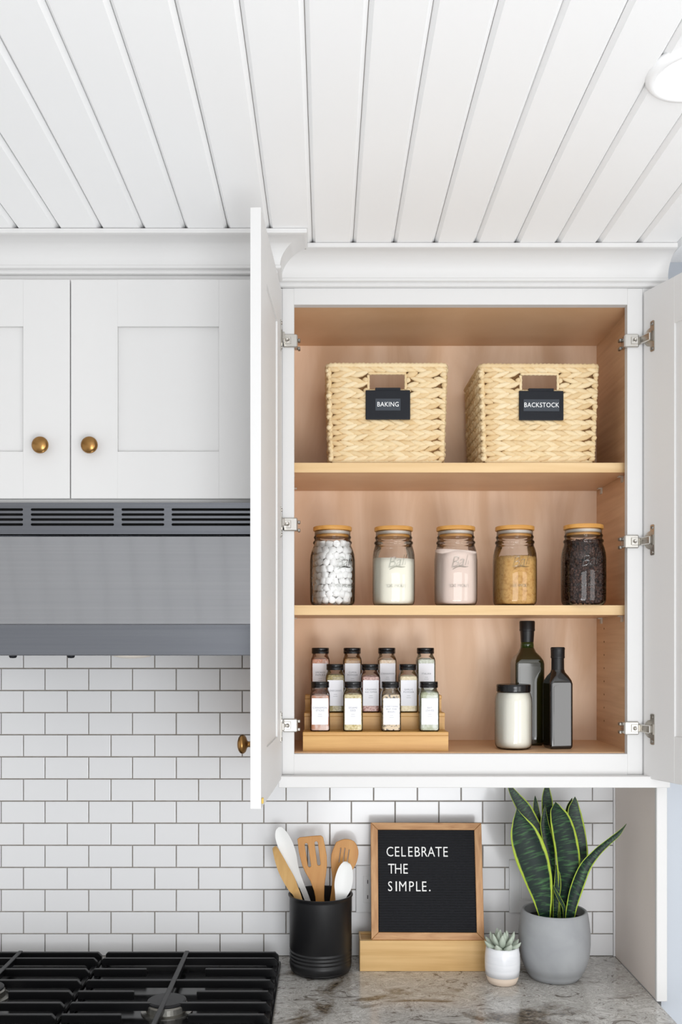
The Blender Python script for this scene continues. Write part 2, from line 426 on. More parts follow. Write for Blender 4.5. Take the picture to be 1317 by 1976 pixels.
while z0 < ztop_l:
    h = 0.0560 if row == 0 else TH
    x = (xA if row % 2 == 0 else xB) - 2 * TP
    right = X_END if z0 < ztop_r else -0.06
    while x < right:
        a, b_ = x + GR / 2, min(x + TP - GR / 2, X_END)
        if b_ > -0.845 and b_ - a > 0.006: tile(a, b_, z0 + GR / 2, z0 + h - GR / 2)
        x += TP
    z0 += h; row += 1
obj('tile_edge_trim', box(X_END + 0.001, 0.7268, -0.001, 0.006, ZK, Z(-0.262)), tile_m, wall)

struct('wall_side', box(0.727, 0.745, -0.30, 0.006, ZK, ZC), beige_paint, 'narrow beige painted side wall beside the tiled backsplash')
struct('wall_right', box(0.7455, 2.6, -0.278, 0.10, 0.0, ZC), grey_paint, 'pale blue-grey wall at the right edge')
struct('trim_1', box(0.7235, 0.7470, -0.312, -0.3005, ZK + 0.001, Z(-0.3055), bev=0.0015), paint, 'white vertical corner trim strip under the wall cabinet')

ceiling = struct('ceiling', box(-2.6, 2.6, -4.6, 0.16, ZC + 0.0125, ZC + 0.06), backing_m, 'white tongue and groove board ceiling')
CP = 0.0866
pl = prism([(-CP / 2 + 0.0004, 0.012), (-CP / 2 + 0.0004, 0.0088), (-CP / 2 + 0.0070, 0.0), (CP / 2 - 0.0074, 0.0), (CP / 2 - 0.0007, 0.0080), (CP / 2 - 0.0006, 0.012)], -4.6, 0.0, 'y')
bmesh.ops.recalc_face_normals(pl, faces=pl.faces)
pme = bpy.data.meshes.new('plank'); pl.to_mesh(pme); pl.free(); pme.materials.append(ceil_paint)
for k in range(-16, 17):
    o = bpy.data.objects.new('plank', pme); C.objects.link(o); o.parent = ceiling
    o.location = (-0.0295 + CP * (k + 0.5), 0.0, ZC + random.uniform(0.0, 0.0008))
    o.rotation_euler = (0, random.uniform(-0.004, 0.004), 0)

# crown moulding: cove with fillet above and two small ledges below
def crown_profile():
    p = [(0.0, 0.7860), (0.0075, 0.7860), (0.0095, 0.7875), (0.0095, 0.7915), (0.0080, 0.7930), (0.0085, 0.7940), (0.0140, 0.7945), (0.0165, 0.7960), (0.0165, 0.8010), (0.0150, 0.8025)]
    for i in range(11):
        a = i / 10 * PI / 2
        p.append((0.0150 + 0.0500 * (1 - math.cos(a)), 0.8035 + 0.0405 * math.sin(a)))
    p += [(0.0690, 0.8440), (0.0725, 0.8455), (0.0725, 0.8543), (0.0, 0.8543)]
    return p
yR, yL = D(2.10), D(2.03)
xc = -0.112
prof = crown_profile()
bm = B()
add_loft(bm, [[(-1.45, yL - o, Z(z)) for o, z in prof], [(xc + o, yL - o, Z(z)) for o, z in prof], [(xc + o, yR - 0.0005, Z(z)) for o, z in prof]])
struct('trim_2', bm, paint, 'white crown moulding over the closed hood cabinet, returning at its right end', angle=35)
# the return of trim_2 sits in front of the left end, so start the long run at the return face
bm = B()
add_loft(bm, [[(xc + o2, yR - o, Z(z)) for (o, z), o2 in zip(prof, [o + 0.0004 for o, z in prof])], [(0.7440, yR - o, Z(z)) for o, z in prof]])
struct('trim_3', bm, paint, 'white crown moulding over the open wall cabinet', angle=35)
struct('trim_4', box(-0.0960, 0.7440, yR + 0.0005, yR + 0.018, Z(0.7855), ZC - 0.001), paint, 'flat white board behind the crown over the open cabinet')
struct('trim_5', box(-1.45, -0.1125, yL + 0.0005, yL + 0.018, Z(0.7855), ZC - 0.001), paint, 'flat white board behind the crown over the hood cabinet')

# recessed ceiling lamp
t = thing('recessed_ceiling_light', 'round white recessed lamp in the board ceiling at upper right', 'ceiling light', (0.552, D(1.43), ZC - 0.0065))
obj('trim_ring', lathe([(0.056, 0.0125), (0.056, 0.004), (0.059, 0.0), (0.068, 0.001), (0.0725, 0.006), (0.0725, 0.0125)], 48), ceil_paint, t, world=False, smooth=True)
obj('diffuser', lathe([(0.0, 0.003), (0.03, 0.0035), (0.050, 0.006), (0.0555, 0.0105), (0.0, 0.0105)], 48), lamp_glow, t, world=False, smooth=True)

# ------------------------------------------------------------------ shaker doors and knobs
KNOB = [(0.0, 0.0), (0.0085, 0.0), (0.0085, 0.002), (0.0060, 0.004), (0.0050, 0.009), (0.0062, 0.0115), (0.0135, 0.0140), (0.0170, 0.0175), (0.0178, 0.0205), (0.0165, 0.0240), (0.0125, 0.0272), (0.0065, 0.0292), (0.0, 0.0298)]
def shaker_door(parent, w, h, name='door'):
    """local: x 0..w from the hinge side, inner face y=0, front face y=-0.019, z 0..h; frame of four rails with a recessed panel"""
    d = bpy.data.objects.new(name, None); C.objects.link(d); d.parent = parent; d.empty_display_size = 0.02
    s = 0.098; e = 0.0004
    def part(nm, b): return obj(nm, b, paint, d, world=False)
    part('stile', box(0, s, -0.019, 0, 0, h, bev=e)); part('stile', box(w - s, w, -0.019, 0, 0, h, bev=e))
    part('rail', box(s, w - s, -0.019, 0, 0, s)); part('rail', box(s, w - s, -0.019, 0, h - s, h))
    part('panel', box(s - 0.006, w - s + 0.006, -0.0090, -0.0035, s - 0.006, h - s + 0.006))
    return d
def knob(door, x, z, front=True):
    M = Matrix.Translation((x, -0.019, z)) @ Matrix.Rotation(PI / 2, 4, 'X')
    return obj('knob', lathe(KNOB, 28, M), brass, door, world=False, smooth=True)

# ------------------------------------------------------------------ open wall cabinet
X0, X1 = -0.0965, 0.6935                      # outer faces
OX0, OX1 = -0.0704, 0.6600                    # opening of the face frame
IX0, IX1 = -0.0820, 0.6760                    # inner faces of the sides
yF, yB = D(2.10), -0.0090
zb, zt = Z(-0.2800), Z(0.7850)
FL, TOPZ = Z(-0.2330), Z(0.7515)
cab = thing('wall_cabinet', 'white wall cabinet with both doors open showing maple shelves of pantry goods', 'cabinet', ((X0 + X1) / 2, yF, zb))
obj('stile', box(X0, OX0, yF, yF + 0.019, zb, zt, bev=0.0008), paint, cab)
obj('stile', box(OX1, X1, yF, yF + 0.019, zb, zt, bev=0.0008), paint, cab)
obj('rail', box(OX0, OX1, yF + 0.0002, yF + 0.019, Z(0.7495), zt), paint, cab)
obj('rail', box(OX0, OX1, yF + 0.0002, yF + 0.019, zb, Z(-0.2350)), paint, cab)
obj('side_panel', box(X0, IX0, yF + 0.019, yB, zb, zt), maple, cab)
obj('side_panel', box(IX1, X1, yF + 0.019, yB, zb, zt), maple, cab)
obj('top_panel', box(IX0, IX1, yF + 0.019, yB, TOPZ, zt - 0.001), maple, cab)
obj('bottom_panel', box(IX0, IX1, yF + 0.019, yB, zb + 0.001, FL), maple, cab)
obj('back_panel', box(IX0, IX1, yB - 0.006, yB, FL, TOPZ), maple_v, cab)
for ztop in (0.4106, 0.0925):
    sh = obj('shelf', box(IX0 + 0.001, IX1 - 0.001, D(2.1415), yB - 0.0065, Z(ztop - 0.0215), Z(ztop)), maple, cab)
    obj('edge_band', box(IX0 + 0.001, IX1 - 0.001, D(2.140), D(2.1414), Z(ztop - 0.0215), Z(ztop)), maple_edge, sh)
    for xx, sgn in ((IX1, -1), (IX0, 1)):
        for yy in (D(2.345), D(2.18)):
            obj('shelf_pin', add_box(box(min(xx, xx + sgn * 0.010), max(xx, xx + sgn * 0.010), yy, yy + 0.012, Z(ztop - 0.0245), Z(ztop - 0.0218)), min(xx, xx + sgn * 0.003), max(xx, xx + sgn * 0.003), yy, yy + 0.012, Z(ztop - 0.036), Z(ztop - 0.0245)), oil_shelf, cab)
bm = B()
for zz in range(12):
    zc_ = Z(-0.18 + zz * 0.032)
    if zc_ > Z(0.045) : break
    add_lathe(bm, [(0.0, 0.0), (0.0022, 0.0), (0.0022, 0.0006), (0.0, 0.0006)], 10, Matrix.Translation((IX1 - 0.0004, D(2.33), zc_)) @ Matrix.Rotation(PI / 2, 4, 'Y'))
h_ = obj('pin_holes', bm, hyacinth_in, cab); h_['kind'] = 'stuff'
obj('bottom_board', box(-0.1035, 0.7440, D(2.072), 0.004, Z(-0.3050), Z(-0.2803), bev=0.0012), paint, cab)
obj('filler_strip', box(X1 + 0.0003, 0.7265, yF + 0.001, yF + 0.019, zb, zt), paint, cab)
obj('filler_strip', box(-0.1126, X0 - 0.0002, yF + 0.001, yF + 0.019, zb, zt), paint, cab)
# hinge clips on the face frame
def hinge_clip(x, z, s):
    """s = +1: clip reaches towards +x (left stile), -1: towards -x (right stile)"""
    b = B()
    def bb(u0, u1, y0, y1, w0, w1, bev=0.0): add_box(b, min(x + s * u0, x + s * u1), max(x + s * u0, x + s * u1), y0, y1, z + w0, z + w1, bev)
    bb(-0.024, 0.0075, yF - 0.0062, yF - 0.0003, -0.0145, 0.0145, 0.0022)
    bb(0.0005, 0.0075, yF - 0.001, yF + 0.022, -0.013, 0.013, 0.001)
    bb(-0.0215, -0.0065, yF - 0.0088, yF - 0.006, -0.0085, 0.0085, 0.0008)
    c = obj('hinge_clip', b, nickel, cab)
    obj('screw', lathe([(0.0, 0.0), (0.0046, 0.0), (0.0046, 0.0012), (0.0038, 0.0016), (0.0014, 0.0008), (0.0, 0.0006)], 16, Matrix.Translation((x - s * 0.014, yF - 0.0088, z)) @ Matrix.Rotation(PI / 2, 4, 'X')), nickel_dk, c)
    b = B()
    for w in (-0.010, 0.008): add_box(b, min(x + s * 0.0075, x + s * 0.013), max(x + s * 0.0075, x + s * 0.013), yF + 0.014, yF + 0.026, z + w - 0.004, z + w + 0.003, 0.001)
    obj('adjuster', b, nickel_dk, c)
HZL, HZR = (0.669, 0.2675, -0.172), (0.669, 0.230, -0.178)
for z in HZL: hinge_clip(OX0, Z(z), 1)
for z in HZR: hinge_clip(OX1, Z(z), -1)
# doors
DH = 1.0600
zd = Z(-0.2858)
def hinge_cup(door, z, s):
    """on the inner face of a door; s mirrors the local x direction"""
    b = B()
    disc = [(0.024 - 0.0195 * math.sin(a), 0.0195 * math.cos(a)) for a in [PI * i / 12 for i in range(13)]]
    out = [(0.036, 0.0)] and [(0.0245, 0.0215), (0.0245, 0.031), (0.0270, 0.033), (0.0350, 0.033), (0.037, 0.031), (0.037, -0.031), (0.035, -0.033), (0.0270, -0.033), (0.0245, -0.031), (0.0245, -0.0215)]
    poly = out + [(x, -y) for x, y in disc]
    add_prism(b, [(s * x, z + y) for x, y in poly], 0.0001, 0.0022, 'y')
    p = obj('hinge_cup', b, nickel, door, world=False)
    b = B()
    lo, hi = sorted((s * -0.010, s * 0.030))
    add_box(b, lo, hi, 0.0022, 0.0085, z - 0.0085, z + 0.0085, 0.0015)
    obj('hinge_arm', b, nickel, p, world=False)
    lo, hi = sorted((s * 0.0305, s * 0.0345))
    obj('cup_slot', add_box(B(), lo, hi, 0.0022, 0.0045, z - 0.011, z + 0.011), nickel_dk, p, world=False)
    for w in (-0.0265, 0.0265):
        obj('screw', lathe([(0.0, 0.0), (0.0038, 0.0), (0.0034, 0.0014), (0.0012, 0.0008), (0.0, 0.0006)], 12, Matrix.Translation((s * 0.0305, 0.0022, z + w)) @ Matrix.Rotation(-PI / 2, 4, 'X')), nickel_dk, p, world=False)
dl = shaker_door(cab, 0.402, DH)
dl.location = wm(cab).inverted() @ Vector((-0.0968, D(2.090), zd)); dl.rotation_euler = (0, 0, math.radians(-92.6))
for z in HZL: hinge_cup(dl, Z(z) - zd, 1)
knob(dl, 0.402 - 0.049, 0.109)
obj('bumper', box(0.386, 0.396, 0.0, 0.0035, 0.008, 0.018, bev=0.001), P('amber_bumper', rgb(214, 182, 90), 0.4), dl, world=False)
# the right door is hinged at its right side: built mirrored in x
dr = bpy.data.objects.new('door', None); C.objects.link(dr); dr.parent = cab; dr.empty_display_size = 0.02
w_, s_ = 0.395, 0.098
obj('stile', box(-s_, 0, -0.019, 0, 0, DH, bev=0.0012), paint, dr, world=False)
obj('stile', box(-w_, -w_ + s_, -0.019, 0, 0, DH, bev=0.0012), paint, dr, world=False)
obj('rail', box(-w_ + s_ - 0.0006, -s_ + 0.0006, -0.0189, -0.0001, 0, s_, bev=0.0006), paint, dr, world=False)
obj('rail', box(-w_ + s_ - 0.0006, -s_ + 0.0006, -0.0189, -0.0001, DH - s_, DH, bev=0.0006), paint, dr, world=False)
obj('panel', box(-w_ + s_ - 0.006, -s_ + 0.006, -0.0115, -0.0035, s_ - 0.006, DH - s_ + 0.006), paint, dr, world=False)
dr.location = wm(cab).inverted() @ Vector((0.6935, D(2.094), zd)); dr.rotation_euler = (0, 0, math.radians(110.6))
for z in HZR: hinge_cup(dr, Z(z) - zd, -1)
knob(dr, -w_ + 0.049, 0.109)

# ------------------------------------------------------------------ closed cabinet over the hood
HX0, HX1 = -0.965, -0.1130
hb, ht = Z(0.3045), Z(0.7850)
hc = thing('hood_cabinet', 'white closed two-door cabinet with brass knobs above the steel range hood', 'cabinet', ((HX0 + HX1) / 2, yL, hb))
obj('body', box(HX0, HX1 - 0.001, yL + 0.019, 0.004, hb, ht), paint, hc)
obj('stile', box(HX1 - 0.038, HX1, yL, yL + 0.019, hb, ht, bev=0.0008), paint, hc)
obj('stile', box(HX0, HX0 + 0.038, yL, yL + 0.019, hb, ht, bev=0.0008), paint, hc)
obj('rail', box(HX0 + 0.038, HX1 - 0.038, yL + 0.0002, yL + 0.019, hb, hb + 0.038), paint, hc)
obj('rail', box(HX0 + 0.038, HX1 - 0.038, yL + 0.0002, yL + 0.019, ht - 0.038, ht), paint, hc)
gx = -0.5370
DW = 0.4085
z_d0, z_d1 = Z(0.3110), Z(0.7700)
for k, x0 in enumerate((gx + 0.0012, gx - 0.0012 - DW)):
    d = shaker_door(hc, DW, z_d1 - z_d0)
    d.location = wm(hc).inverted() @ Vector((x0, yL - 0.0005, z_d0))
    kx = 0.0435 if k == 0 else DW - 0.0565
    knob(d, kx, Z(0.4190) - z_d0)

# ------------------------------------------------------------------ range hood
rh = thing('range_hood', 'brushed stainless steel range hood with slotted vent strip and sloping front', 'range hood', (-0.49, D(1.90), Z(-0.0175)))
RX0, RX1 = -0.955, -0.1140
ytop, yfr = D(2.026), D(1.902)
obj('body', prism([(0.0, Z(0.3035)), (ytop + 0.012, Z(0.3035)), (ytop + 0.012, Z(0.236)), (yfr + 0.004, Z(0.042)), (yfr + 0.004, Z(-0.0165)), (0.0, Z(-0.0165))], RX0, RX1), black_void, rh)
obj('canopy', prism([(ytop + 0.010, Z(0.2375)), (ytop - 0.004, Z(0.2375)), (yfr, Z(0.0450)), (yfr + 0.003, Z(0.0420)), (yfr + 0.012, Z(0.0420))], RX0, RX1), steel, rh)
obj('front_band', box(RX0, RX1, yfr - 0.002, yfr + 0.004, Z(-0.0175), Z(0.0445), bev=0.0016, seg=2), steel_dark, rh)
vz0, vz1 = Z(0.2368), Z(0.3030)
holes = []
def X916(px): return (px - PX0) / F * 2.018
for a, b_ in ((-120, 45), (60, 220.5), (235, 317.5), (331.5, 492)):
    for r in range(4):
        cy = (PY0 - (983.5 + 9.6 * r)) / F * 2.018
        holes.append(slot(X916(a), X916(b_), Z(cy - 0.0027), Z(cy + 0.0027)))
pb = plate([(RX0, vz0), (RX1, vz0), (RX1, vz1), (RX0, vz1)], holes, 0.003)
pb.transform(M_front(0, D(2.018), 0))
obj('vent_strip', pb, steel_dark, rh)
for px in (25, 137):
    p = W(px, 1262, 1.925)
    obj('control_knob', lathe([(0.0, -0.0045), (0.006, -0.004), (0.0078, -0.001), (0.0078, 0.004), (0.0, 0.004)], 20, Matrix.Translation((p.x, D(1.925), Z(-0.0185)))), plastic_blk, rh, smooth=True)
p = W(255, 1262, 1.96)
obj('lamp_lens', lathe([(0.0, -0.0068), (0.02, -0.0060), (0.036, -0.003), (0.040, 0.0), (0.040, 0.002), (0.0, 0.002)], 32, Matrix.Translation((p.x, D(1.96), Z(-0.0175)))), silicone, rh, smooth=True)

# ------------------------------------------------------------------ counter, cooktop, grates
o = obj('countertop', box(-1.45, 0.7265, -0.66, 0.0055, ZK - 0.03, ZK, bev=0.002), granite_m)
tag(o, 'grey and brown swirled granite countertop along the tiled wall', 'countertop')
ck = thing('gas_cooktop', 'black enamel gas cooktop set on the granite counter', 'cooktop', (-0.53, D(2.08), ZK))
obj('pan', box(-0.945, -0.110, D(1.83), D(2.340), ZK + 0.0003, ZK + 0.012, bev=0.004, seg=2), enamel, ck)
for bx_, bd in ((-0.335, 2.015), (-0.745, 2.09)):
    M = Matrix.Translation((bx_, D(bd), ZK + 0.012))
    r = obj('burner_base', lathe([(0.0, 0.0), (0.054, 0.0), (0.054, 0.003), (0.044, 0.005), (0.043, 0.016), (0.040, 0.019), (0.0, 0.019)], 40, M), burner_al, ck, smooth=False)
    obj('burner_cap', lathe([(0.0, 0.019), (0.037, 0.019), (0.0405, 0.0205), (0.0405, 0.0235), (0.037, 0.0255), (0.0, 0.0265)], 40, M), burner_cap_m, r)
GT = ZK + 0.0375                                # top of the grates
def bar_x(parent, x0, x1, y, top, hgt=0.017, th=0.0105, ch=(0, 0)):
    """bar along x with chamfered, down-turned ends where ch is set"""
    c0, c1 = ch
    poly = [(x0, top - hgt)] + ([(x0, top - c0), (x0 + c0, top)] if c0 else [(x0, top)]) + ([(x1 - c1, top), (x1, top - c1)] if c1 else [(x1, top)])
    poly += [(x1, top - hgt - (0.008 if c1 else 0)), (x1 - 0.022, top - hgt - (0.008 if c1 else 0)), (x1 - 0.028, top - hgt + 0.002)] if c1 else [(x1, top - hgt)]
    b = prism(poly, y - th / 2, y + th / 2, 'y')
    bmesh.ops.bevel(b, geom=list(b.edges), offset=0.0012, segments=1, affect='EDGES')
    return obj('bar', b, iron, parent)
def grate(x0, x1, xm, label, split):
    g = thing('cooktop_grate', label, 'grate', ((x0 + x1) / 2, D(2.09), ZK + 0.012), group='cast iron grates on the cooktop')
    ds = (2.325, 2.281, 2.205, 2.131, 2.062, 1.996, 1.932, 1.87)
    for i, d in enumerate(ds):
        y = D(d)
        if i in split:
            bar_x(g, x0, xm - 0.075, y, GT, ch=(0, 0)); bar_x(g, xm + 0.060, x1, y, GT, ch=(0, 0.009))
        else: bar_x(g, x0, x1, y, GT, ch=(0.004, 0.009))
    b = box(xm - 0.0055, xm + 0.0055, D(1.865), D(2.330), GT - 0.013, GT + 0.0022, bev=0.0014); obj('cross_bar', b, iron, g)
    for xx in (x0 + 0.004, x1 - 0.006):
        b = box(xx - 0.006, xx + 0.005, D(1.862), D(2.332), GT - 0.024, GT - 0.0165, bev=0.001); obj('side_rail', b, iron, g)
        for d in (1.90, 2.29):
            obj('foot', box(xx - 0.005, xx + 0.004, D(d), D(d) + 0.012, ZK + 0.0123, GT - 0.023), iron, g)
    return g
grate(-0.5340, -0.1150, -0.3385, 'black cast iron grate at the right side of the cooktop, next to the utensil crock', (2, 4, 6))
grate(-0.9400, -0.5440, -0.7430, 'black cast iron grate at the left side of the cooktop', (4,))

# ------------------------------------------------------------------ woven baskets on the top shelf
def strand_template():
    b = B(); bmesh.ops.create_uvsphere(b, u_segments=7, v_segments=5, radius=1.0, matrix=Matrix.Rotation(PI / 2, 4, 'Y'))
    v = [x.co.copy() for x in b.verts]; f = [[q.index for q in g.verts] for g in b.faces]
    # sharpen the ends
    for c in v:
        k = 1 - 0.45 * abs(c.x) ** 3
        c.y *= k; c.z *= k
    b.free(); return v, f
SV, SF = strand_template()
def basket(label, cx, d_front, wt, wb, dp, h, rz):
    R = random.Random(int(cx * 1000) + 5)
    base = Z(0.4106) + 0.0002
    t = thing('woven_basket', label, 'basket', (cx, D(d_front) + dp / 2, base), rz, group='woven baskets on the top shelf')
    def half(z):
        k = z / h
        return (wb + (wt - wb) * k) / 2 - 0.006, (dp * 0.965 + dp * 0.035 * k) / 2 - 0.006
    hx0_, hx1_, hz0, hz1 = -0.041, 0.041, h - 0.060, h - 0.026
    rows = 9; zp = (h - 0.014) / rows
    for i in range(rows):
        zc = 0.006 + zp * (i + 0.5); hx, hy = half(zc); cr = 0.012
        sides = [(Vector((1, 0, 0)), Vector((0, -1, 0)), hx, hy, 0), (Vector((0, 1, 0)), Vector((1, 0, 0)), hy, hx, 1), (Vector((-1, 0, 0)), Vector((0, 1, 0)), hx, hy, 2), (Vector((0, -1, 0)), Vector((-1, 0, 0)), hy, hx, 3)]
        vs_, fs_ = [], []
        for tv, nv, hl, off, sd in sides:
            n = max(3, round(2 * hl / 0.0235)); p = 2 * hl / n
            for k in range(n):
                for up in (1, -1):
                    u = -hl + p * (k + 0.5 + (0.0 if up > 0 else 0.35)) + R.uniform(-0.002, 0.002)
                    zz = zc + up * zp * 0.235
                    if sd in (0, 2) and hx0_ - 0.005 < u < hx1_ + 0.005 and hz0 - 0.003 < zz < hz1 + 0.004: continue
                    ln = p * R.uniform(0.86, 1.08); ht_ = zp * R.uniform(0.27, 0.33); th = R.uniform(0.0060, 0.0085)
                    ln = min(ln, hl + 0.004 - abs(u)) if abs(u) + ln * 0.9 > hl + 0.005 else ln
                    if sd in (0, 2) and hz0 - 0.008 < zz < hz1 + 0.008: ln = min(ln, abs(u) - 0.0405 + (0.5 if abs(u) < 0.0405 else 0))
                    ln = max(ln, 0.007)
                    a = -up * math.radians(R.uniform(13, 19))
                    ex = tv * math.cos(a) + Vector((0, 0, 1)) * math.sin(a); ez = -tv * math.sin(a) + Vector((0, 0, 1)) * math.cos(a)
                    c = tv * u + nv * (off + R.uniform(-0.0008, 0.0008)) + Vector((0, 0, zz))
                    yaw = 0.10
                    s = len(vs_)
                    for q in SV: vs_.append(c + ex * (q.x * ln) + nv * (q.y * th + q.x * ln * yaw) + ez * (q.z * ht_))
                    fs_ += [[s + w for w in f] for f in SF]
        me = bpy.data.meshes.new('braid_row'); me.from_pydata(vs_, [], fs_)
        for pgn in me.polygons: pgn.use_smooth = True
        o = link('braid_row', me, hyacinth, t); o['kind'] = 'stuff'
    # inner wall the strands are woven on
    hx, hy = half(h * 0.5)
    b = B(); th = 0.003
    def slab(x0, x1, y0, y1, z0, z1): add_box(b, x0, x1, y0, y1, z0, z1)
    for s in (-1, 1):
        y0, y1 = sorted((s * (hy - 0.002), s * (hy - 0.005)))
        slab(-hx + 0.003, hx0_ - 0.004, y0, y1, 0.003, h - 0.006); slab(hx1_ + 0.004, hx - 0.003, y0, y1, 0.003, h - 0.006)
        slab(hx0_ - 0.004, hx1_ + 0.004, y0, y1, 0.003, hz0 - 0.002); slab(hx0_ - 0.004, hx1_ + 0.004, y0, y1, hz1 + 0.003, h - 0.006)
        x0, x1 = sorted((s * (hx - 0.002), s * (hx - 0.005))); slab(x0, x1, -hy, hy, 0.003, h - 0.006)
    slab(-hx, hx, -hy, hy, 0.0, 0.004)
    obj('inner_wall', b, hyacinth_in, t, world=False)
    # wrapped rim, bottom cord, corner cords and handle binding
    def wrapped(name, loop, r, closed=True):
        pts = []
        n = len(loop); m = n if closed else n - 1
        for i in range(m):
            a, c = Vector(loop[i]), Vector(loop[(i + 1) % n]); k = max(1, int((c - a).length / 0.0045))
            for q in range(k): pts.append(a.lerp(c, q / k))
        if not closed: pts.append(Vector(loop[-1]))
        rad = [r * (1.0 + 0.16 * (1 if j % 2 else -1) + R.uniform(-0.08, 0.08)) for j in range(len(pts))]
        return obj(name, add_tube(B(), pts, rad, 7, closed=closed, up=(0.01, 0.02, 1)), hyacinth, t, world=False, smooth=True)
    hx, hy = half(h)
    wrapped('rim', [(x, y, h - 0.0055) for x, y in rrect(hx + 0.001, hy + 0.001, 0.012, 4)], 0.0058)
    hx, hy = half(0)
    wrapped('base_cord', [(x, y, 0.0052) for x, y in rrect(hx, hy, 0.012, 4)], 0.0050)
    for sx in (-1, 1):
        for sy in (-1, 1):
            (a, b_), (c, d_) = half(0.006), half(h - 0.006)
            wrapped('corner_cord', [(sx * (a - 0.002), sy * (b_ - 0.002), 0.008), (sx * (c - 0.002), sy * (d_ - 0.002), h - 0.009)], 0.0052, False)
    for s in (-1, 1):
        yy = s * (half((hz0 + hz1) / 2)[1])
        wrapped('handle_binding', [(hx0_ - 0.001, yy, hz0 - 0.002), (hx1_ + 0.001, yy, hz0 - 0.002), (hx1_ + 0.001, yy, hz1 + 0.003), (hx0_ - 0.001, yy, hz1 + 0.003)], 0.0032)
    return t, half(hz0)[1], hz0
def label_clip(parent, word, label, hyf, hz0, dx, w):
    M = wm(parent) @ Matrix.Translation((dx, -hyf - 0.0085, hz0 - 0.036))
    c = bpy.data.objects.new('basket_label_holder', None); C.objects.link(c); c.empty_display_size = 0.02
    c.matrix_world = M; c.location = M.translation; c.rotation_euler = M.to_euler()
    tag(c, label, 'label holder', 'label holders on the baskets')
    b = box(-0.050, 0.050, -0.002, 0.0015, -0.033, 0.033, bev=0.0015, seg=2)
    obj('plate', b, plastic_blk, c, world=False)
    b = add_box(box(-0.028, 0.028, -0.0015, 0.0012, 0.031, 0.0385, bev=0.0006), -0.028, 0.028, 0.0, 0.0200, 0.0368, 0.0385)
    add_box(b, -0.028, 0.028, 0.0185, 0.0200, 0.010, 0.0385)
    obj('hook', b, plastic_blk, c, world=False)
    k = obj('card', box(-w / 2, w / 2, -0.0027, -0.0020, -0.013, 0.0135), card_m, c, world=False)
    tb = text_bm(word, 0.0148, 0.0002, spacing=1.06, offset=0.0); tb.transform(M_front(0, -0.0030, 0.0003, 0.88))
    obj('lettering', tb, print_w, k, world=False)
b1, hyf, hz0 = basket('woven straw basket with a black BAKING label holder on the top shelf', 0.1368, 2.150, 0.2760, 0.2640, 0.228, 0.2270, 0.0)
label_clip(b1, 'BAKING', 'black label holder reading BAKING hooked on the left basket', hyf, hz0, 0.0015, 0.056)
b2, hyf, hz0 = basket('woven straw basket with a black BACKSTOCK label holder on the top shelf', 0.4780, 2.150, 0.2740, 0.2590, 0.228, 0.2255, math.radians(0.8))
label_clip(b2, 'BACKSTOCK', 'black label holder reading BACKSTOCK hooked on the right basket', hyf, hz0, 0.0025, 0.080)

# ------------------------------------------------------------------ quart jars on the middle shelf
def sq(r, z, q, n=48):
    """squarish-round section: q=0 circle, larger = flatter sides"""
    out = []
    e = 2.0 + q * 2.2
    for i in range(n):
        a = 2 * PI * i / n; c, s = math.cos(a), math.sin(a)
        k = (abs(c) ** e + abs(s) ** e) ** (-1 / e)
        out.append((r * k * c, r * k * s, z))
    return out
JP = [(0.0, 0.0385, 0.1), (0.0012, 0.0425, 0.15), (0.0055, 0.0460, 0.25), (0.012, 0.0474, 0.3), (0.060, 0.0478, 0.32), (0.104, 0.0478, 0.3), (0.118, 0.0472, 0.2), (0.128, 0.0456, 0.1), (0.137, 0.0432, 0.0), (0.1405, 0.0424, 0.0),
      (0.1425, 0.0440, 0), (0.1450, 0.0448, 0), (0.1475, 0.0440, 0), (0.1495, 0.0414, 0), (0.1535, 0.0412, 0), (0.1550, 0.0424, 0), (0.1570, 0.0430, 0), (0.1590, 0.0424, 0), (0.1605, 0.0410, 0), (0.1690, 0.0408, 0), (0.1715, 0.0402, 0)]
def wrap_text(b, r):
    for v in b.verts:
        a = v.co.x / r; rr = r + v.co.z
        v.co = Vector((rr * math.sin(a), -rr * math.cos(a), v.co.y))
def subdiv_long(b, mx=0.004):
    bmesh.ops.triangulate(b, faces=b.faces)
JSH = {}
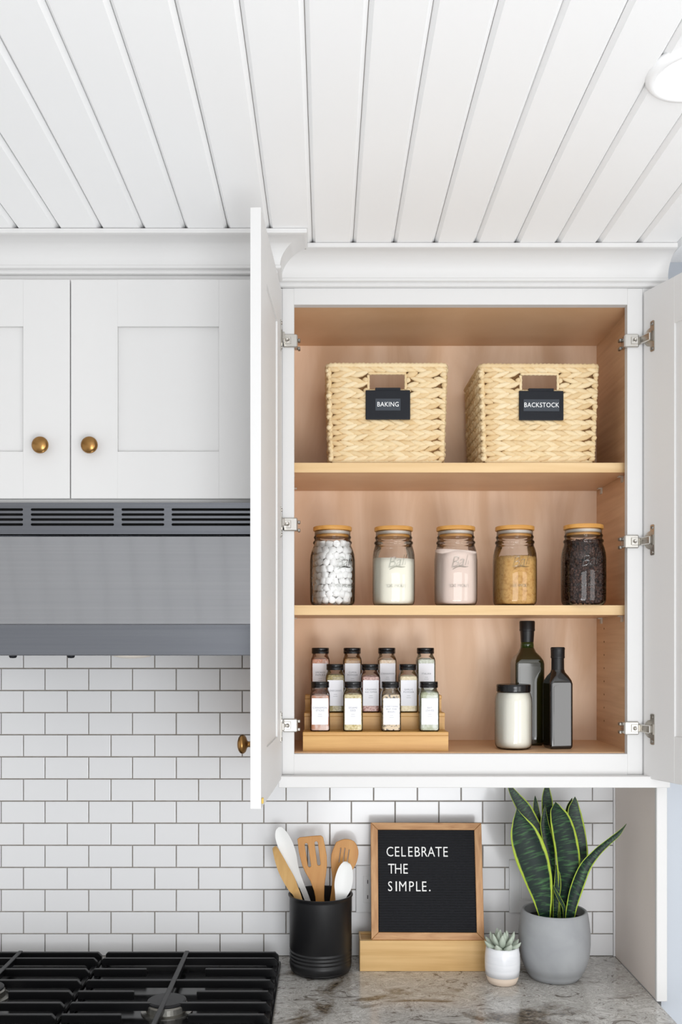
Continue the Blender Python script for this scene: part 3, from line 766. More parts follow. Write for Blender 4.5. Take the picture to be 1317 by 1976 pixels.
def quart_jar(px, d, label, word_shift=0.0):
    p = W(px, 1168, d)
    t = thing('mason_jar', label, 'jar', (p.x, p.y, Z(0.0925) + 0.0002), group='jars on the middle shelf')
    if not JSH:
        b = B(); secs = [sq(r, z, q) for z, r, q in JP]; add_loft(b, secs, cap=False)
        bot = [v for v in b.verts if v.co.z < 1e-6]; b.faces.new(sorted(bot, key=lambda v: math.atan2(v.co.y, v.co.x)))
        JSH['glass'] = obj('glass', b, glass_clear, t, world=False, smooth=True).data
        tb = text_bm('Ball', 0.034, 0.0007, shear=0.45, spacing=0.94, offset=-0.0004); tb.transform(Matrix.Rotation(math.radians(10), 4, 'Z')); wrap_text(tb, 0.0482)
        tb.transform(Matrix.Translation((0, 0, 0.098)))
        # underline flourish beneath the script
        pts = [(0.0485 * math.sin(a), -0.0485 * math.cos(a), 0.0805 + 0.010 * k + 0.003 * math.sin(k * 5)) for k, a in [(i / 10, -0.30 + 0.75 * i / 10) for i in range(11)]]
        add_tube(tb, pts, [0.0006 + 0.0009 * math.sin(PI * i / 10) for i in range(11)], 6)
        JSH['script'] = obj('raised_script', tb, glass_rib, t, world=False).data
        tb = text_bm('WIDE MOUTH', 0.0098, 0.0007, spacing=1.02); wrap_text(tb, 0.0482); tb.transform(Matrix.Translation((0, 0, 0.0440)))
        JSH['words'] = obj('raised_lettering', tb, glass_rib, t, world=False).data
        JSH['lid'] = obj('lid', lathe([(0.0, 0.1718), (0.0435, 0.1718), (0.0442, 0.1726), (0.0442, 0.1795), (0.0434, 0.1806), (0.0, 0.1808)], 48), lid_bamboo, t, world=False, angle=40).data
        lid = t.children[-1]
        JSH['plug'] = obj('lid_plug', lathe([(0.0, 0.1575), (0.0365, 0.1575), (0.0372, 0.1582), (0.0372, 0.1717), (0.0, 0.1717)], 40), lid_bamboo, lid, world=False, angle=40).data
        JSH['seal'] = obj('seal', lathe([(0.0373, 0.1630), (0.0392, 0.1635), (0.0396, 0.1665), (0.0392, 0.1700), (0.0373, 0.1705)], 40, cap=False), silicone, lid, world=False, smooth=True).data
    else:
        for n, k in (('glass', 'glass'), ('raised_script', 'script'), ('raised_lettering', 'words'), ('lid', 'lid')):
            o = bpy.data.objects.new(n, JSH[k]); C.objects.link(o); o.parent = t
        for n, k in (('lid_plug', 'plug'), ('seal', 'seal')):
            q = bpy.data.objects.new(n, JSH[k]); C.objects.link(q); q.parent = o
    t.rotation_euler.z = word_shift
    return t
def fill(jar, name, label, cat, mat, h, tilt=(0, 0), lump=0.0, seed=1):
    R = random.Random(seed); loc = jar.location
    def top(x, y): return h + tilt[0] * x + tilt[1] * y
    b = B(); secs = []
    prof_ = [(0.0032, 0.0420), (0.0065, 0.0445), (0.013, 0.0459)] + [(0.013 + (h - 0.013) * i / 7, 0.0462) for i in range(1, 7)]
    for z, r in prof_: secs.append([(x, y, z) for x, y, _ in sq(r, z, 0.3)])
    for k, f in enumerate((1.0, 0.93, 0.75, 0.5, 0.25)):
        ring = []
        for x, y, _ in sq(0.0462 * f, 0, 0.3):
            ring.append((x, y, top(x, y) + lump * R.uniform(-1, 1) * (1 if k else 0.6) + (0.004 * (1 - f) if lump else 0.0015 * (1 - f))))
        secs.append(ring)
    add_loft(b, secs)
    b.transform(Matrix.Rotation(jar.rotation_euler.z, 4, 'Z'))
    b.transform(Matrix.Translation(loc))
    o = obj(name, b, mat, None, smooth=True)
    return tag(o, label, cat, None, 'stuff')
j1 = quart_jar(642, 2.195, 'bamboo-lidded glass jar full of mini marshmallows', 0.55)
j2 = quart_jar(760, 2.200, 'bamboo-lidded glass jar of cream-white flour', 0.05)
j3 = quart_jar(880, 2.195, 'bamboo-lidded glass jar of pinkish beige powder', 0.03)
j4 = quart_jar(994, 2.190, 'bamboo-lidded glass jar of golden brown sugar', 0.06)
j5 = quart_jar(1126.5, 2.165, 'bamboo-lidded glass jar of dark coffee beans', 0.04)
fill(j2, 'flour', 'cream-white flour filling two thirds of the second jar from left', 'flour', flour_m, 0.108, (-0.03, 0.02))
fill(j3, 'beige_powder', 'pinkish beige powder filling the middle glass jar', 'powder', powder_m, 0.126, (-0.07, 0.02))
fill(j4, 'brown_sugar', 'crumbly golden brown sugar in the fourth glass jar', 'sugar', bsugar_m, 0.110, (0.02, 0.0), 0.003, 4)
# marshmallows: one thing each, packed in rings against the glass
mb = lathe([(0.0, -0.0073), (0.0068, -0.0071), (0.0079, -0.0060), (0.0080, 0.0060), (0.0068, 0.0071), (0.0, 0.0073)], 12)
for f in mb.faces: f.smooth = True
mme = bpy.data.meshes.new('marshmallow'); bmesh.ops.recalc_face_normals(mb, faces=mb.faces); mb.to_mesh(mme); mb.free(); mme.materials.append(marsh_m)
R = random.Random(3)
jl = j1.location
def marsh(x, y, z):
    o = bpy.data.objects.new('marshmallow', mme); C.objects.link(o)
    o.location = (jl.x + x, jl.y + y, jl.z + z); o.rotation_euler = (R.uniform(0, PI), R.uniform(0, PI), R.uniform(0, PI))
    tag(o, 'small white marshmallow in the leftmost bamboo-lidded jar', 'marshmallow', 'marshmallows in the leftmost jar')
for ly in range(10):
    z = 0.0125 + ly * 0.0142
    rr = 0.0368 if z < 0.13 else 0.0335
    if z < 0.02: rr = 0.0335
    n = 15 if rr > 0.036 else 13
    for k in range(n):
        a = 2 * PI * (k + 0.5 * (ly % 2)) / n - PI / 2 + R.uniform(-0.05, 0.05)
        if math.sin(a) > 0.45: continue
        q = rr + R.uniform(-0.0016, 0.0008)
        marsh(q * math.cos(a), q * math.sin(a), z + R.uniform(-0.002, 0.002))
    for k in range(8):
        a = 2 * PI * (k + 0.5 * (ly % 2)) / 8 + 0.2
        if math.sin(a) > 0.5: continue
        marsh(0.0215 * math.cos(a), 0.0215 * math.sin(a), z + R.uniform(-0.002, 0.002))
# coffee beans: one heap, every bean modelled
def bean_template():
    b = B(); bmesh.ops.create_uvsphere(b, u_segments=8, v_segments=5, radius=1.0)
    v = [x.co.copy() for x in b.verts]; f = [[q.index for q in g.verts] for g in b.faces]; b.free()
    for c in v:
        if c.y < 0: c.y *= 0.35 + 0.5 * min(1, abs(c.x) * 1.6)
    return [Vector((c.x * 0.0033, c.y * 0.0027, c.z * 0.0047)) for c in v], f
BV, BF = bean_template()
vs_, fs_ = [], []
jl = j5.location
def bean(x, y, z):
    M = Matrix.Rotation(R.uniform(0, 2 * PI), 3, 'Z') @ Matrix.Rotation(R.uniform(0, PI), 3, 'X') @ Matrix.Rotation(R.uniform(0, PI), 3, 'Z')
    s = len(vs_); c = jl + Vector((x, y, z))
    for q in BV: vs_.append(c + M @ q)
    fs_.extend([[s + w for w in f] for f in BF])
for ly in range(26):
    z = 0.009 + ly * 0.0052
    rm = 0.0415 if 0.012 < z < 0.128 else 0.037
    for rr, n in ((rm, 38), (rm - 0.006, 30)):
        for k in range(n):
            a = 2 * PI * (k + R.random()) / n
            q = rr + R.uniform(-0.0012, 0.0008); bean(q * math.cos(a), q * math.sin(a), z + R.uniform(-0.002, 0.002))
for k in range(260):
    a, q = R.uniform(0, 2 * PI), 0.038 * math.sqrt(R.random()); bean(q * math.cos(a), q * math.sin(a), 0.1415 + 0.006 * (1 - q / 0.038) + R.uniform(-0.004, 0.001))
me = bpy.data.meshes.new('coffee_beans'); me.from_pydata(vs_, [], fs_)
for pgn in me.polygons: pgn.use_smooth = True
tag(link('coffee_beans', me, bean_m), 'dark roasted coffee beans filling the rightmost jar', 'coffee beans', None, 'stuff')

# ------------------------------------------------------------------ bottom shelf: riser, spice jars, bottles, white jar
FLz = FL
rk = thing('spice_riser', 'three-step bamboo riser holding spice jars on the cabinet floor', 'spice rack', (0.110, D(2.20), FLz))
tiers = [(2.138, 2.196, -0.0525, 0.2730, 0.0430), (2.1965, 2.2540, -0.0505, 0.2720, 0.0815), (2.2545, 2.312, -0.0500, 0.2715, 0.1190)]
for i, (d0, d1, x0, x1, h) in enumerate(tiers):
    tr = obj('tread', box(x0, x1, D(d0) - 0.001, D(d1), FLz + h - 0.0085, FLz + h, bev=0.001), bamboo, rk)
    obj('riser_board', box(x0 + 0.0005, x1 - 0.0005, D(d0), D(d0) + 0.009, FLz + 0.0002, FLz + h - 0.0088), bamboo, rk)
    for xx in (x0 + 0.0005, x1 - 0.0085):
        obj('side_board', box(xx, xx + 0.008, D(d0) + 0.0092, D(d1), FLz + 0.0002, FLz + h - 0.0088), bamboo, rk)
SP = [(0.0, 0.0190, 0.006), (0.0015, 0.0212, 0.007), (0.004, 0.0221, 0.0075), (0.080, 0.0221, 0.0075), (0.086, 0.0212, 0.010), (0.0905, 0.0195, 0.0150), (0.0935, 0.0183, 0.0182), (0.0990, 0.0181, 0.018)]
CAPP = [(0.0, 0.0975), (0.0200, 0.0975), (0.0206, 0.0982), (0.0206, 0.1040), (0.0201, 0.1046), (0.0206, 0.1052), (0.0206, 0.1095), (0.0198, 0.1112), (0.0, 0.1116)]
spice_m = {}
def sm(n, c1, c2, sc=220, lo=0.42, hi=0.6): spice_m[n] = P('spice_' + n, rgb(*c1), 0.9, var=(sc, rgb(*c2), 3, 0, lo, hi), bump=(300, 0.6, 0.002))  # paler than the spices themselves: bright reflections on the glass put into the colours
sm('cinnamon_sticks', (208, 150, 118), (236, 214, 204), 50); sm('sesame', (238, 226, 186), (206, 184, 128)); sm('bagel_seasoning', (224, 202, 168), (64, 52, 44), 170, 0.5, 0.62); sm('bay_leaves', (176, 180, 150), (222, 224, 214), 60)
sm('oregano', (150, 134, 84), (190, 174, 122)); sm('red_pepper', (214, 176, 164), (168, 110, 96)); sm('garlic_powder', (238, 224, 190), (226, 208, 166)); sm('paprika', (214, 152, 124), (228, 190, 170))
sm('cumin', (164, 122, 78), (186, 148, 100)); sm('cinnamon', (216, 186, 150), (232, 214, 190)); sm('italian_herbs', (196, 198, 178), (218, 220, 206))
SSH = {}
def spice_jar(px, row, words, name, desc, cat, mat, h, rz=0.0):
    d0, d1, _, _, th = tiers[row]; d = (d0 + d1) / 2 + 0.0005
    x = (px - PX0) / F * (d - 0.0221)
    t = thing('spice_jar', desc, 'spice jar', (x, D(d), FLz + th + 0.0002), rz, group='spice jars on the bamboo riser')
    if not SSH:
        b = rloft(SP, 5, cap=False); bot = [v for v in b.verts if v.co.z < 1e-6]; b.faces.new(sorted(bot, key=lambda v: math.atan2(v.co.y, v.co.x)))
        SSH['g'] = obj('glass', b, glass_clear, t, world=False, smooth=True).data
        SSH['c'] = obj('cap', lathe(CAPP, 36), cap_black, t, world=False, angle=40).data
        SSH['l'] = obj('label', box(-0.0182, 0.0182, -0.02255, -0.0222, 0.0155, 0.0745), label_paper, t, world=False).data
        l = t.children[-1]
    else:
        for n, k in (('glass', 'g'), ('cap', 'c'), ('label', 'l')):
            l = bpy.data.objects.new(n, SSH[k]); C.objects.link(l); l.parent = t
    for ch in t.children:
        if ch.name.startswith('glass'): ch.modifiers.new('flat_faces', 'WEIGHTED_NORMAL')
    lines = words.split('|')
    tb = B()
    for i, s in enumerate(lines):
        q = text_bm(s, 0.0056 if len(s) < 10 else 0.0048, 0.00008, spacing=1.22); q.transform(M_front(0, -0.0227, 0.0500 + (len(lines) - 1) * 0.0030 - i * 0.0060, 0.9))
        me = bpy.data.meshes.new('q'); q.to_mesh(me); q.free(); tb.from_mesh(me); bpy.data.meshes.remove(me)
    zz = 0.0500 - (len(lines) - 1) * 0.003 - 0.0085
    for i, w in enumerate((0.008, 0.0105)): add_box(tb, -w / 2, w / 2, -0.02268, -0.0226, zz - i * 0.0045, zz - i * 0.0045 + 0.0005)
    obj('label_text', tb, label_ink, l, world=False)
    # contents
    R = random.Random(px); b = B(); hw = 0.0203
    secs = [[(x_, y_, z) for x_, y_ in rrect(h_, h_, 0.006, 4)] for z, h_ in ((0.0025, 0.0190), (0.005, hw), (0.03, hw), (h - 0.006, hw), (h + R.uniform(-0.001, 0.001), hw * 0.94), (h + 0.003, hw * 0.5))]
    add_loft(b, secs)
    b.transform(wm(t))
    s = obj(name, b, spice_m[mat], None, smooth=False)
    tag(s, cat[0], cat[1], 'spices inside the small jars', 'stuff')
SJ = [
 (618, 0, 'CINNAMON|STICKS', 'cinnamon_bark', 'black-capped spice jar labelled CINNAMON STICKS, leftmost in the front row', ('reddish cinnamon bark inside the CINNAMON STICKS jar', 'cinnamon'), 'cinnamon_sticks', 0.080),
 (682, 0, 'SESAME|SEED', 'sesame_seed', 'black-capped spice jar labelled SESAME SEED in the front row', ('pale sesame seed inside the SESAME SEED jar', 'sesame'), 'sesame', 0.082),
 (755.5, 0, 'EVERYTHING|BUT THE|BAGEL', 'bagel_seasoning', 'black-capped spice jar labelled EVERYTHING BUT THE BAGEL in the front row', ('speckled seasoning inside the EVERYTHING BUT THE BAGEL jar', 'seasoning'), 'bagel_seasoning', 0.081),
 (830, 0, 'BAY|LEAVES', 'bay_leaves', 'black-capped spice jar labelled BAY LEAVES, rightmost in the front row', ('grey-green leaves inside the BAY LEAVES jar', 'bay leaves'), 'bay_leaves', 0.088),
 (647.5, 1, 'OREGANO', 'oregano', 'black-capped spice jar labelled OREGANO in the middle row', ('dried olive-green oregano inside the OREGANO jar', 'oregano'), 'oregano', 0.085),
 (715.5, 1, 'CRUSHED|RED PEPPER', 'red_pepper_flakes', 'black-capped spice jar labelled CRUSHED RED PEPPER in the middle row', ('pinkish flakes inside the CRUSHED RED PEPPER jar', 'pepper flakes'), 'red_pepper', 0.082),
 (789.5, 1, 'GARLIC|POWDER', 'garlic_powder', 'black-capped spice jar labelled GARLIC POWDER in the middle row', ('cream powder inside the GARLIC POWDER jar', 'garlic powder'), 'garlic_powder', 0.083),
 (618.5, 2, 'SMOKED|PAPRIKA', 'smoked_paprika', 'black-capped spice jar labelled SMOKED PAPRIKA, leftmost in the back row', ('orange-pink powder inside the SMOKED PAPRIKA jar', 'paprika'), 'paprika', 0.084),
 (680.5, 2, 'CUMIN|POWDER', 'cumin_powder', 'black-capped spice jar labelled CUMIN POWDER in the back row', ('brown powder inside the CUMIN POWDER jar', 'cumin'), 'cumin', 0.086),
 (748, 2, 'CINNAMON', 'cinnamon_powder', 'black-capped spice jar labelled only CINNAMON in the back row', ('pale tan powder inside the back row CINNAMON jar', 'cinnamon'), 'cinnamon', 0.083),
 (823.5, 2, 'ITALIAN', 'italian_herbs', 'black-capped spice jar labelled ITALIAN, rightmost in the back row', ('grey-green dried herbs inside the ITALIAN jar', 'herbs'), 'italian_herbs', 0.084),
]
for px, row, words, name, desc, cat, m_, h in SJ: spice_jar(px, row, words, name, desc, cat, m_, h, random.uniform(-0.04, 0.04))

def oil_bottle(name, label, px, d, prof_, rz, body_mat, cap_prof, panel, neck=None):
    x = (px - PX0) / F * d
    t = thing(name, label, 'bottle', (x, D(d), FLz + 0.0002), rz, group='oil bottles on the cabinet floor')
    body = obj('glass', rloft(prof_, 4), body_mat, t, world=False, angle=30); body.modifiers.new('flat_faces', 'WEIGHTED_NORMAL').keep_sharp = True
    if neck: obj('neck', lathe(neck, 24), neck_gr, t, world=False, smooth=True)
    c = obj('cap', lathe(cap_prof, 28), shrink, t, world=False, angle=35)
    hw, z0_, z1_, arch = panel
    # raised flat panels on the four sides
    yy = -prof_[3][1]
    pts = [(-hw, z0_), (hw, z0_), (hw, z1_)] + [(hw * math.cos(a), z1_ + arch * math.sin(a)) for a in [PI * i / 8 for i in range(1, 8)]] + [(-hw, z1_)]
    pb_ = plate(pts, [], 0.0012); pb_.transform(M_front(0, yy - 0.0003, 0)); obj('front_panel', pb_, body_mat, t, world=False)
    return t
oil_bottle('olive_oil_bottle', 'tall square dark green oil bottle with black cap behind the white jar', 1018, 2.290,
    [(0.0, 0.030, 0.006), (0.003, 0.0335, 0.007), (0.008, 0.0345, 0.007), (0.192, 0.0345, 0.007), (0.200, 0.0335, 0.010), (0.210, 0.029, 0.016), (0.220, 0.021, 0.018), (0.230, 0.0165, 0.0164), (0.2305, 0.0150, 0.0149)],
    math.radians(0.8), bottle_gr, [(0.0, 0.2440), (0.0152, 0.2440), (0.0168, 0.2700), (0.0180, 0.2705), (0.0184, 0.2740), (0.0180, 0.2755), (0.0182, 0.2920), (0.0170, 0.2945), (0.0, 0.2950)],
    (0.0255, 0.020, 0.184, 0.003), [(0.0, 0.2295), (0.0162, 0.2295), (0.0150, 0.2460), (0.0, 0.2460)])
oil_bottle('vinegar_bottle', 'short square black glass bottle standing right of the white jar', 1077, 2.205,
    [(0.0, 0.0235, 0.005), (0.003, 0.0262, 0.006), (0.007, 0.0270, 0.006), (0.148, 0.0270, 0.006), (0.156, 0.0258, 0.009), (0.166, 0.0215, 0.013), (0.174, 0.0165, 0.0150), (0.180, 0.0150, 0.0149), (0.1805, 0.0140, 0.0139)],
    math.radians(7.1), bottle_dk, [(0.0, 0.1790), (0.0146, 0.1790), (0.0142, 0.2060), (0.0156, 0.2065), (0.0160, 0.2100), (0.0156, 0.2110), (0.0158, 0.2260), (0.0163, 0.2265), (0.0163, 0.2290), (0.0148, 0.2318), (0.0, 0.2322)],
    (0.0190, 0.010, 0.141, 0.006))
x = (991.5 - PX0) / F * 2.190
t = thing('coconut_oil_jar', 'white-filled glass jar with black screw lid in front of the bottles', 'jar', (x, D(2.190), FLz + 0.0002))
wj = [(0.0, 0.0), (0.0330, 0.0), (0.0385, 0.003), (0.0414, 0.010), (0.0420, 0.020), (0.0420, 0.105), (0.0412, 0.117), (0.0385, 0.126), (0.0372, 0.129), (0.0372, 0.134)]
obj('glass', lathe(wj, 40, cap=False), glass_clear, t, world=False, smooth=True)
obj('lid', lathe([(0.0, 0.1310), (0.0385, 0.1310), (0.0390, 0.1320), (0.0384, 0.1345), (0.0390, 0.1365), (0.0384, 0.1390), (0.0390, 0.1410), (0.0388, 0.1455), (0.0375, 0.1470), (0.0360, 0.1464), (0.0, 0.1464)], 44), cap_black, t, world=False, angle=40)
b = lathe([(0.0, 0.003), (0.0320, 0.003), (0.0375, 0.006), (0.0402, 0.012), (0.0408, 0.02), (0.0408, 0.105), (0.0400, 0.116), (0.0374, 0.125), (0.0365, 0.1285), (0.0, 0.1285)], 40); b.transform(wm(t))
tag(obj('coconut_oil', b, coconut, None, smooth=True), 'solid white fat filling the black-lidded jar', 'coconut oil', None, 'stuff')

# ------------------------------------------------------------------ utensil crock
cx, cd = -0.0137, 2.300
CR = 0.0745; CH = 0.1860
t = thing('utensil_crock', 'matte black metal crock holding kitchen utensils on the counter', 'crock', (cx, D(cd), ZK + 0.0002))
pr = [(0.0, 0.0), (0.058, 0.0), (0.068, 0.004), (0.0735, 0.013), (CR, 0.022)]
for i in range(4):
    z = 0.028 + i * 0.0085
    pr += [(CR, z), (CR - 0.0016, z + 0.002), (CR - 0.0016, z + 0.0045), (CR, z + 0.0065)]
pr += [(CR, CH - 0.010), (CR + 0.0005, CH - 0.005), (CR + 0.0028, CH - 0.003), (CR + 0.0034, CH - 0.001), (CR + 0.002, CH + 0.0006), (CR - 0.002, CH), (CR - 0.003, CH - 0.004), (CR - 0.003, 0.008), (0.0, 0.008)]
obj('body', lathe(pr, 64), matte_black, t, world=False, angle=50)
def U(X, Y, d):                       # points measured in the close view of the utensils
    return W(500 + X / 2.863, 1500 + Y / 2.863, d)
def ust(pts, d0, d1):
    """stations from top to bottom (X, Y, half width), depth running from d0 at the top to d1 at the last"""
    out = []
    for i, (X, Y, h) in enumerate(pts):
        d = d0 + (d1 - d0) * i / (len(pts) - 1)
        p = U(X, Y, d); out.append((p.x, p.y, p.z, h / 2.863 / F * d))
    return out
GU = 'utensils standing in the black crock'
def utensil(name, label, cat, b, mat): tag(obj(name, b, mat, None, smooth=False, angle=50), label, cat, GU)
utensil('serving_spoon', 'large white spoon leaning left in the black crock', 'spoon', blade(ust([(108, 274, 3), (113, 285, 20), (125, 320, 36), (147, 372, 42), (170, 430, 38), (196, 500, 24), (225, 570, 17), (262, 660, 15), (330, 840, 13), (368, 950, 11)], 2.345, 2.352), 0.22, 0.004, uv=False), white_plastic)
utensil('wooden_fork', 'pale wooden fork-tipped spoon leaning far left in the crock', 'utensil', blade(ust([(86, 388, 12), (94, 405, 17), (112, 450, 25), (136, 505, 31), (165, 560, 33), (190, 610, 28), (214, 655, 20), (262, 800, 14), (300, 930, 12)], 2.335, 2.275), 0.2, 0.006, uv=False), utensil_pale)
utensil('small_spoon', 'small white spoon at the right front of the crock', 'spoon', blade(ust([(487, 469, 4), (484, 480, 24), (478, 510, 40), (470, 560, 49), (462, 610, 46), (452, 655, 32), (438, 720, 16), (415, 830, 13), (395, 940, 11)], 2.310, 2.275), 0.28, 0.004, uv=False), white_plastic)
def flat_tool(outline, holes, th, X0_, Y0_, d, lean, rz):
    """outline in close-view pixels relative to an anchor; a real plate, tilted about the anchor"""
    k = d / F / 2.863
    f = lambda lp: [((x - X0_) * k, (Y0_ - y) * k) for x, y in lp]
    b = plate(f(outline), [f(h) for h in holes], th, 0.0012)
    b.transform(Matrix.Translation(U(X0_, Y0_, d)) @ Matrix.Rotation(rz, 4, 'Z') @ Matrix.Rotation(PI / 2 + lean, 4, 'X'))
    return b
def sm_poly(p, n=4): return [q for q in crm(p + [p[0]], n)][:-1]
turner = [(214, 350), (225, 342), (300, 334), (342, 332), (352, 340), (362, 385), (372, 440), (374, 490), (368, 545), (360, 600), (358, 665), (364, 780), (362, 940), (330, 940), (322, 780), (314, 665), (306, 630), (285, 575), (258, 530), (240, 490), (222, 420)]
def tilt_slot(x0, x1, xb, y0, y1, n=5):
    """slot that leans: top at x0..x1, bottom shifted by xb"""
    r = (x1 - x0) / 2; out = []
    for i in range(n + 1):
        a = PI * i / n; out.append((x0 + r - r * math.cos(a), y0 + r - r * math.sin(a)))
    for i in range(n + 1):
        a = PI * i / n; out.append((x0 + r + xb + r * math.cos(a), y1 - r + r * math.sin(a)))
    return out
utensil('slotted_turner', 'bamboo turner with two long slots, standing upright in the crock', 'turner', flat_tool(turner, [tilt_slot(249, 272, 18, 368, 506), tilt_slot(304, 328, 15, 358, 497)], 0.006, 336, 940, 2.316, math.radians(-5), 0.0), utensil_wood)
spoon = sm_poly([(430, 366), (475, 350), (525, 362), (548, 410), (540, 470), (512, 520), (470, 545), (438, 580), (428, 640), (410, 780), (398, 930), (372, 930), (380, 780), (402, 640), (408, 560), (402, 500), (404, 430)], 3)
utensil('slotted_spoon', 'round bamboo spoon with three short slots, behind the small white spoon', 'spoon', flat_tool(spoon, [tilt_slot(448, 458, -10, 392, 480), tilt_slot(471, 481, -10, 393, 482), tilt_slot(494, 504, -12, 402, 490)], 0.006, 386, 930, 2.332, math.radians(-4), 0.0), utensil_wood)

# ------------------------------------------------------------------ bamboo block and letter board
y0b = D(2.297)
t = thing('bamboo_block', 'pale bamboo block standing on the counter under the letter board', 'block', (0.235, y0b + 0.04, ZK))
bx0, bx1 = 0.0805, 0.3850
obj('front_board', box(bx0, bx1, y0b, y0b + 0.012, ZK + 0.0002, ZK + 0.0735, bev=0.0008), bamboo_pale, t)
obj('back_board', box(bx0, bx1, y0b + 0.066, y0b + 0.078, ZK + 0.0002, ZK + 0.0735, bev=0.0008), bamboo_pale, t)
obj('top_board', box(bx0 + 0.004, bx1, y0b + 0.0122, y0b + 0.0658, ZK + 0.050, ZK + 0.0705), bamboo, t)
obj('side_board', box(bx0, bx0 + 0.0038, y0b + 0.0122, y0b + 0.0658, ZK + 0.0002, ZK + 0.0735), bamboo_pale, t)
obj('side_board', box(bx1 - 0.008, bx1, y0b + 0.0122, y0b + 0.0658, ZK + 0.0002, ZK + 0.0498), bamboo_pale, t)

bw, bh, fw = 0.2710, 0.2770, 0.0172
lean = math.radians(-10.5)
lb = thing('letter_board', 'square black felt letter board in an oak frame reading CELEBRATE THE SIMPLE', 'letter board', (0.2440, y0b + 0.0048, ZK + 0.0738), math.radians(-1.0), lean)
def frame_piece(p, y0, y1, mat):
    b = B(); add_loft(b, [[(x, y0, z) for x, z in p], [(x, y1, z) for x, z in p]])
    bmesh.ops.bevel(b, geom=list(b.edges), offset=0.0008, segments=1, affect='EDGES')
    obj('frame_rail', b, mat, lb, world=False)
h2 = bw / 2; g = 0.0003
frame_piece([(-h2 + g, 0), (h2 - g, 0), (h2 - fw - g, fw), (-h2 + fw + g, fw)], 0.0, 0.018, oak)
frame_piece([(-h2 + g, bh), (h2 - g, bh), (h2 - fw - g, bh - fw), (-h2 + fw + g, bh - fw)], 0.0, 0.018, oak)
frame_piece([(-h2, g), (-h2, bh - g), (-h2 + fw, bh - fw - g), (-h2 + fw, fw + g)], 0.0, 0.018, oak_v)
frame_piece([(h2, g), (h2, bh - g), (h2 - fw, bh - fw - g), (h2 - fw, fw + g)], 0.0, 0.018, oak_v)
n = 39; p_ = (bh - 2 * fw) / n; poly = []
for i in range(n):
    z = fw + i * p_
    poly += [(0.0068, z + p_ * 0.02), (0.0058, z + p_ * 0.18), (0.0054, z + p_ * 0.45), (0.0058, z + p_ * 0.74), (0.0068, z + p_ * 0.86), (0.0092, z + p_ * 0.90), (0.0092, z + p_ * 0.99)]
poly += [(0.0092, bh - fw), (0.016, bh - fw), (0.016, fw)]
b = B(); add_loft(b, [[(-h2 + fw, y, z) for y, z in poly], [(h2 - fw, y, z) for y, z in poly]])
ft = obj('felt', b, felt, lb, world=False)
kz = 2.31 / F / 2.863
def letters(s, xs, Yc):
    for ch, X in zip(s, xs):
        big = ch != '.'
        tb = text_bm(ch, 0.0300, 0.0009, offset=-0.0001)
        zs = [v.co.y for v in tb.verts]; xs_ = [v.co.x for v in tb.verts]
        mid, hgt = (max(zs) + min(zs)) / 2, max(zs) - min(zs); cxm = (max(xs_) + min(xs_)) / 2; wd = max(xs_) - min(xs_)
        k = (0.0232 / hgt) if big else 0.0038 / hgt
        kx = k * 0.80 if big and ch not in 'I' else k
        zc = (910 - Yc) * kz * 1.005
        if not big: zc = (910 - Yc) * kz * 1.005 - 0.0097
        tb.transform(M_front((X - 932) * kz, 0.0046, zc) @ Matrix.Diagonal((kx, k, 1, 1)) @ Matrix.Translation((-cxm, -mid, 0)))
        obj('letter', tb, letter_w, ft, world=False)
letters('CELEBRATE', (728, 769, 805, 843, 882, 922, 960, 1001, 1040), 437)
letters('THE', (735, 774, 815), 530)
letters('SIMPLE.', (728, 762, 798, 847, 885, 918, 948), 625)

# ------------------------------------------------------------------ wall outlet and switch
def wall_plate(name, label, cat, x0, x1, z0, z1, inner, decor):
    t = thing(name, label, cat, ((x0 + x1) / 2, -0.0005, z0))
    obj('cover_plate', box(x0, x1, -0.0068, -0.0012, z0, z1, bev=0.0022, seg=2), plate_w, t)
    a, b_, c, e = inner
    r = obj('insert', box(a, b_, -0.0082, -0.0060, c, e, bev=0.0010), plate_w, t)
    if decor:
        for zc in ((c + e) / 2 - 0.019, (c + e) / 2 + 0.019):
            for xx, hh in (((a + b_) / 2 - 0.0064, 0.0046), ((a + b_) / 2 + 0.0064, 0.0038)):
                obj('slot', box(xx - 0.0011, xx + 0.0011, -0.0085, -0.0080, zc - hh, zc + hh), slot_dk, r)
    else:
        obj('rocker', box(a + 0.004, b_ - 0.004, -0.0100, -0.0078, c + 0.004, e - 0.004, bev=0.0012), plate_w, t)
p0, p1 = W(687, 1760, YW), W(740, 1657, YW)
wall_plate('power_outlet', 'white power outlet on the tiles behind the letter board', 'outlet', p0.x, p0.x + 0.072, p0.z, p0.z + 0.118, (p0.x + 0.0185, p0.x + 0.0535, p0.z + 0.025, p0.z + 0.093), True)
p0 = W(982.5, 1761, YW)
wall_plate('light_switch', 'white rocker switch plate on the tiles behind the snake plant', 'switch', p0.x, p0.x + 0.118, p0.z, p0.z + 0.134, (p0.x + 0.0250, p0.x + 0.0620, p0.z + 0.032, p0.z + 0.104), False)

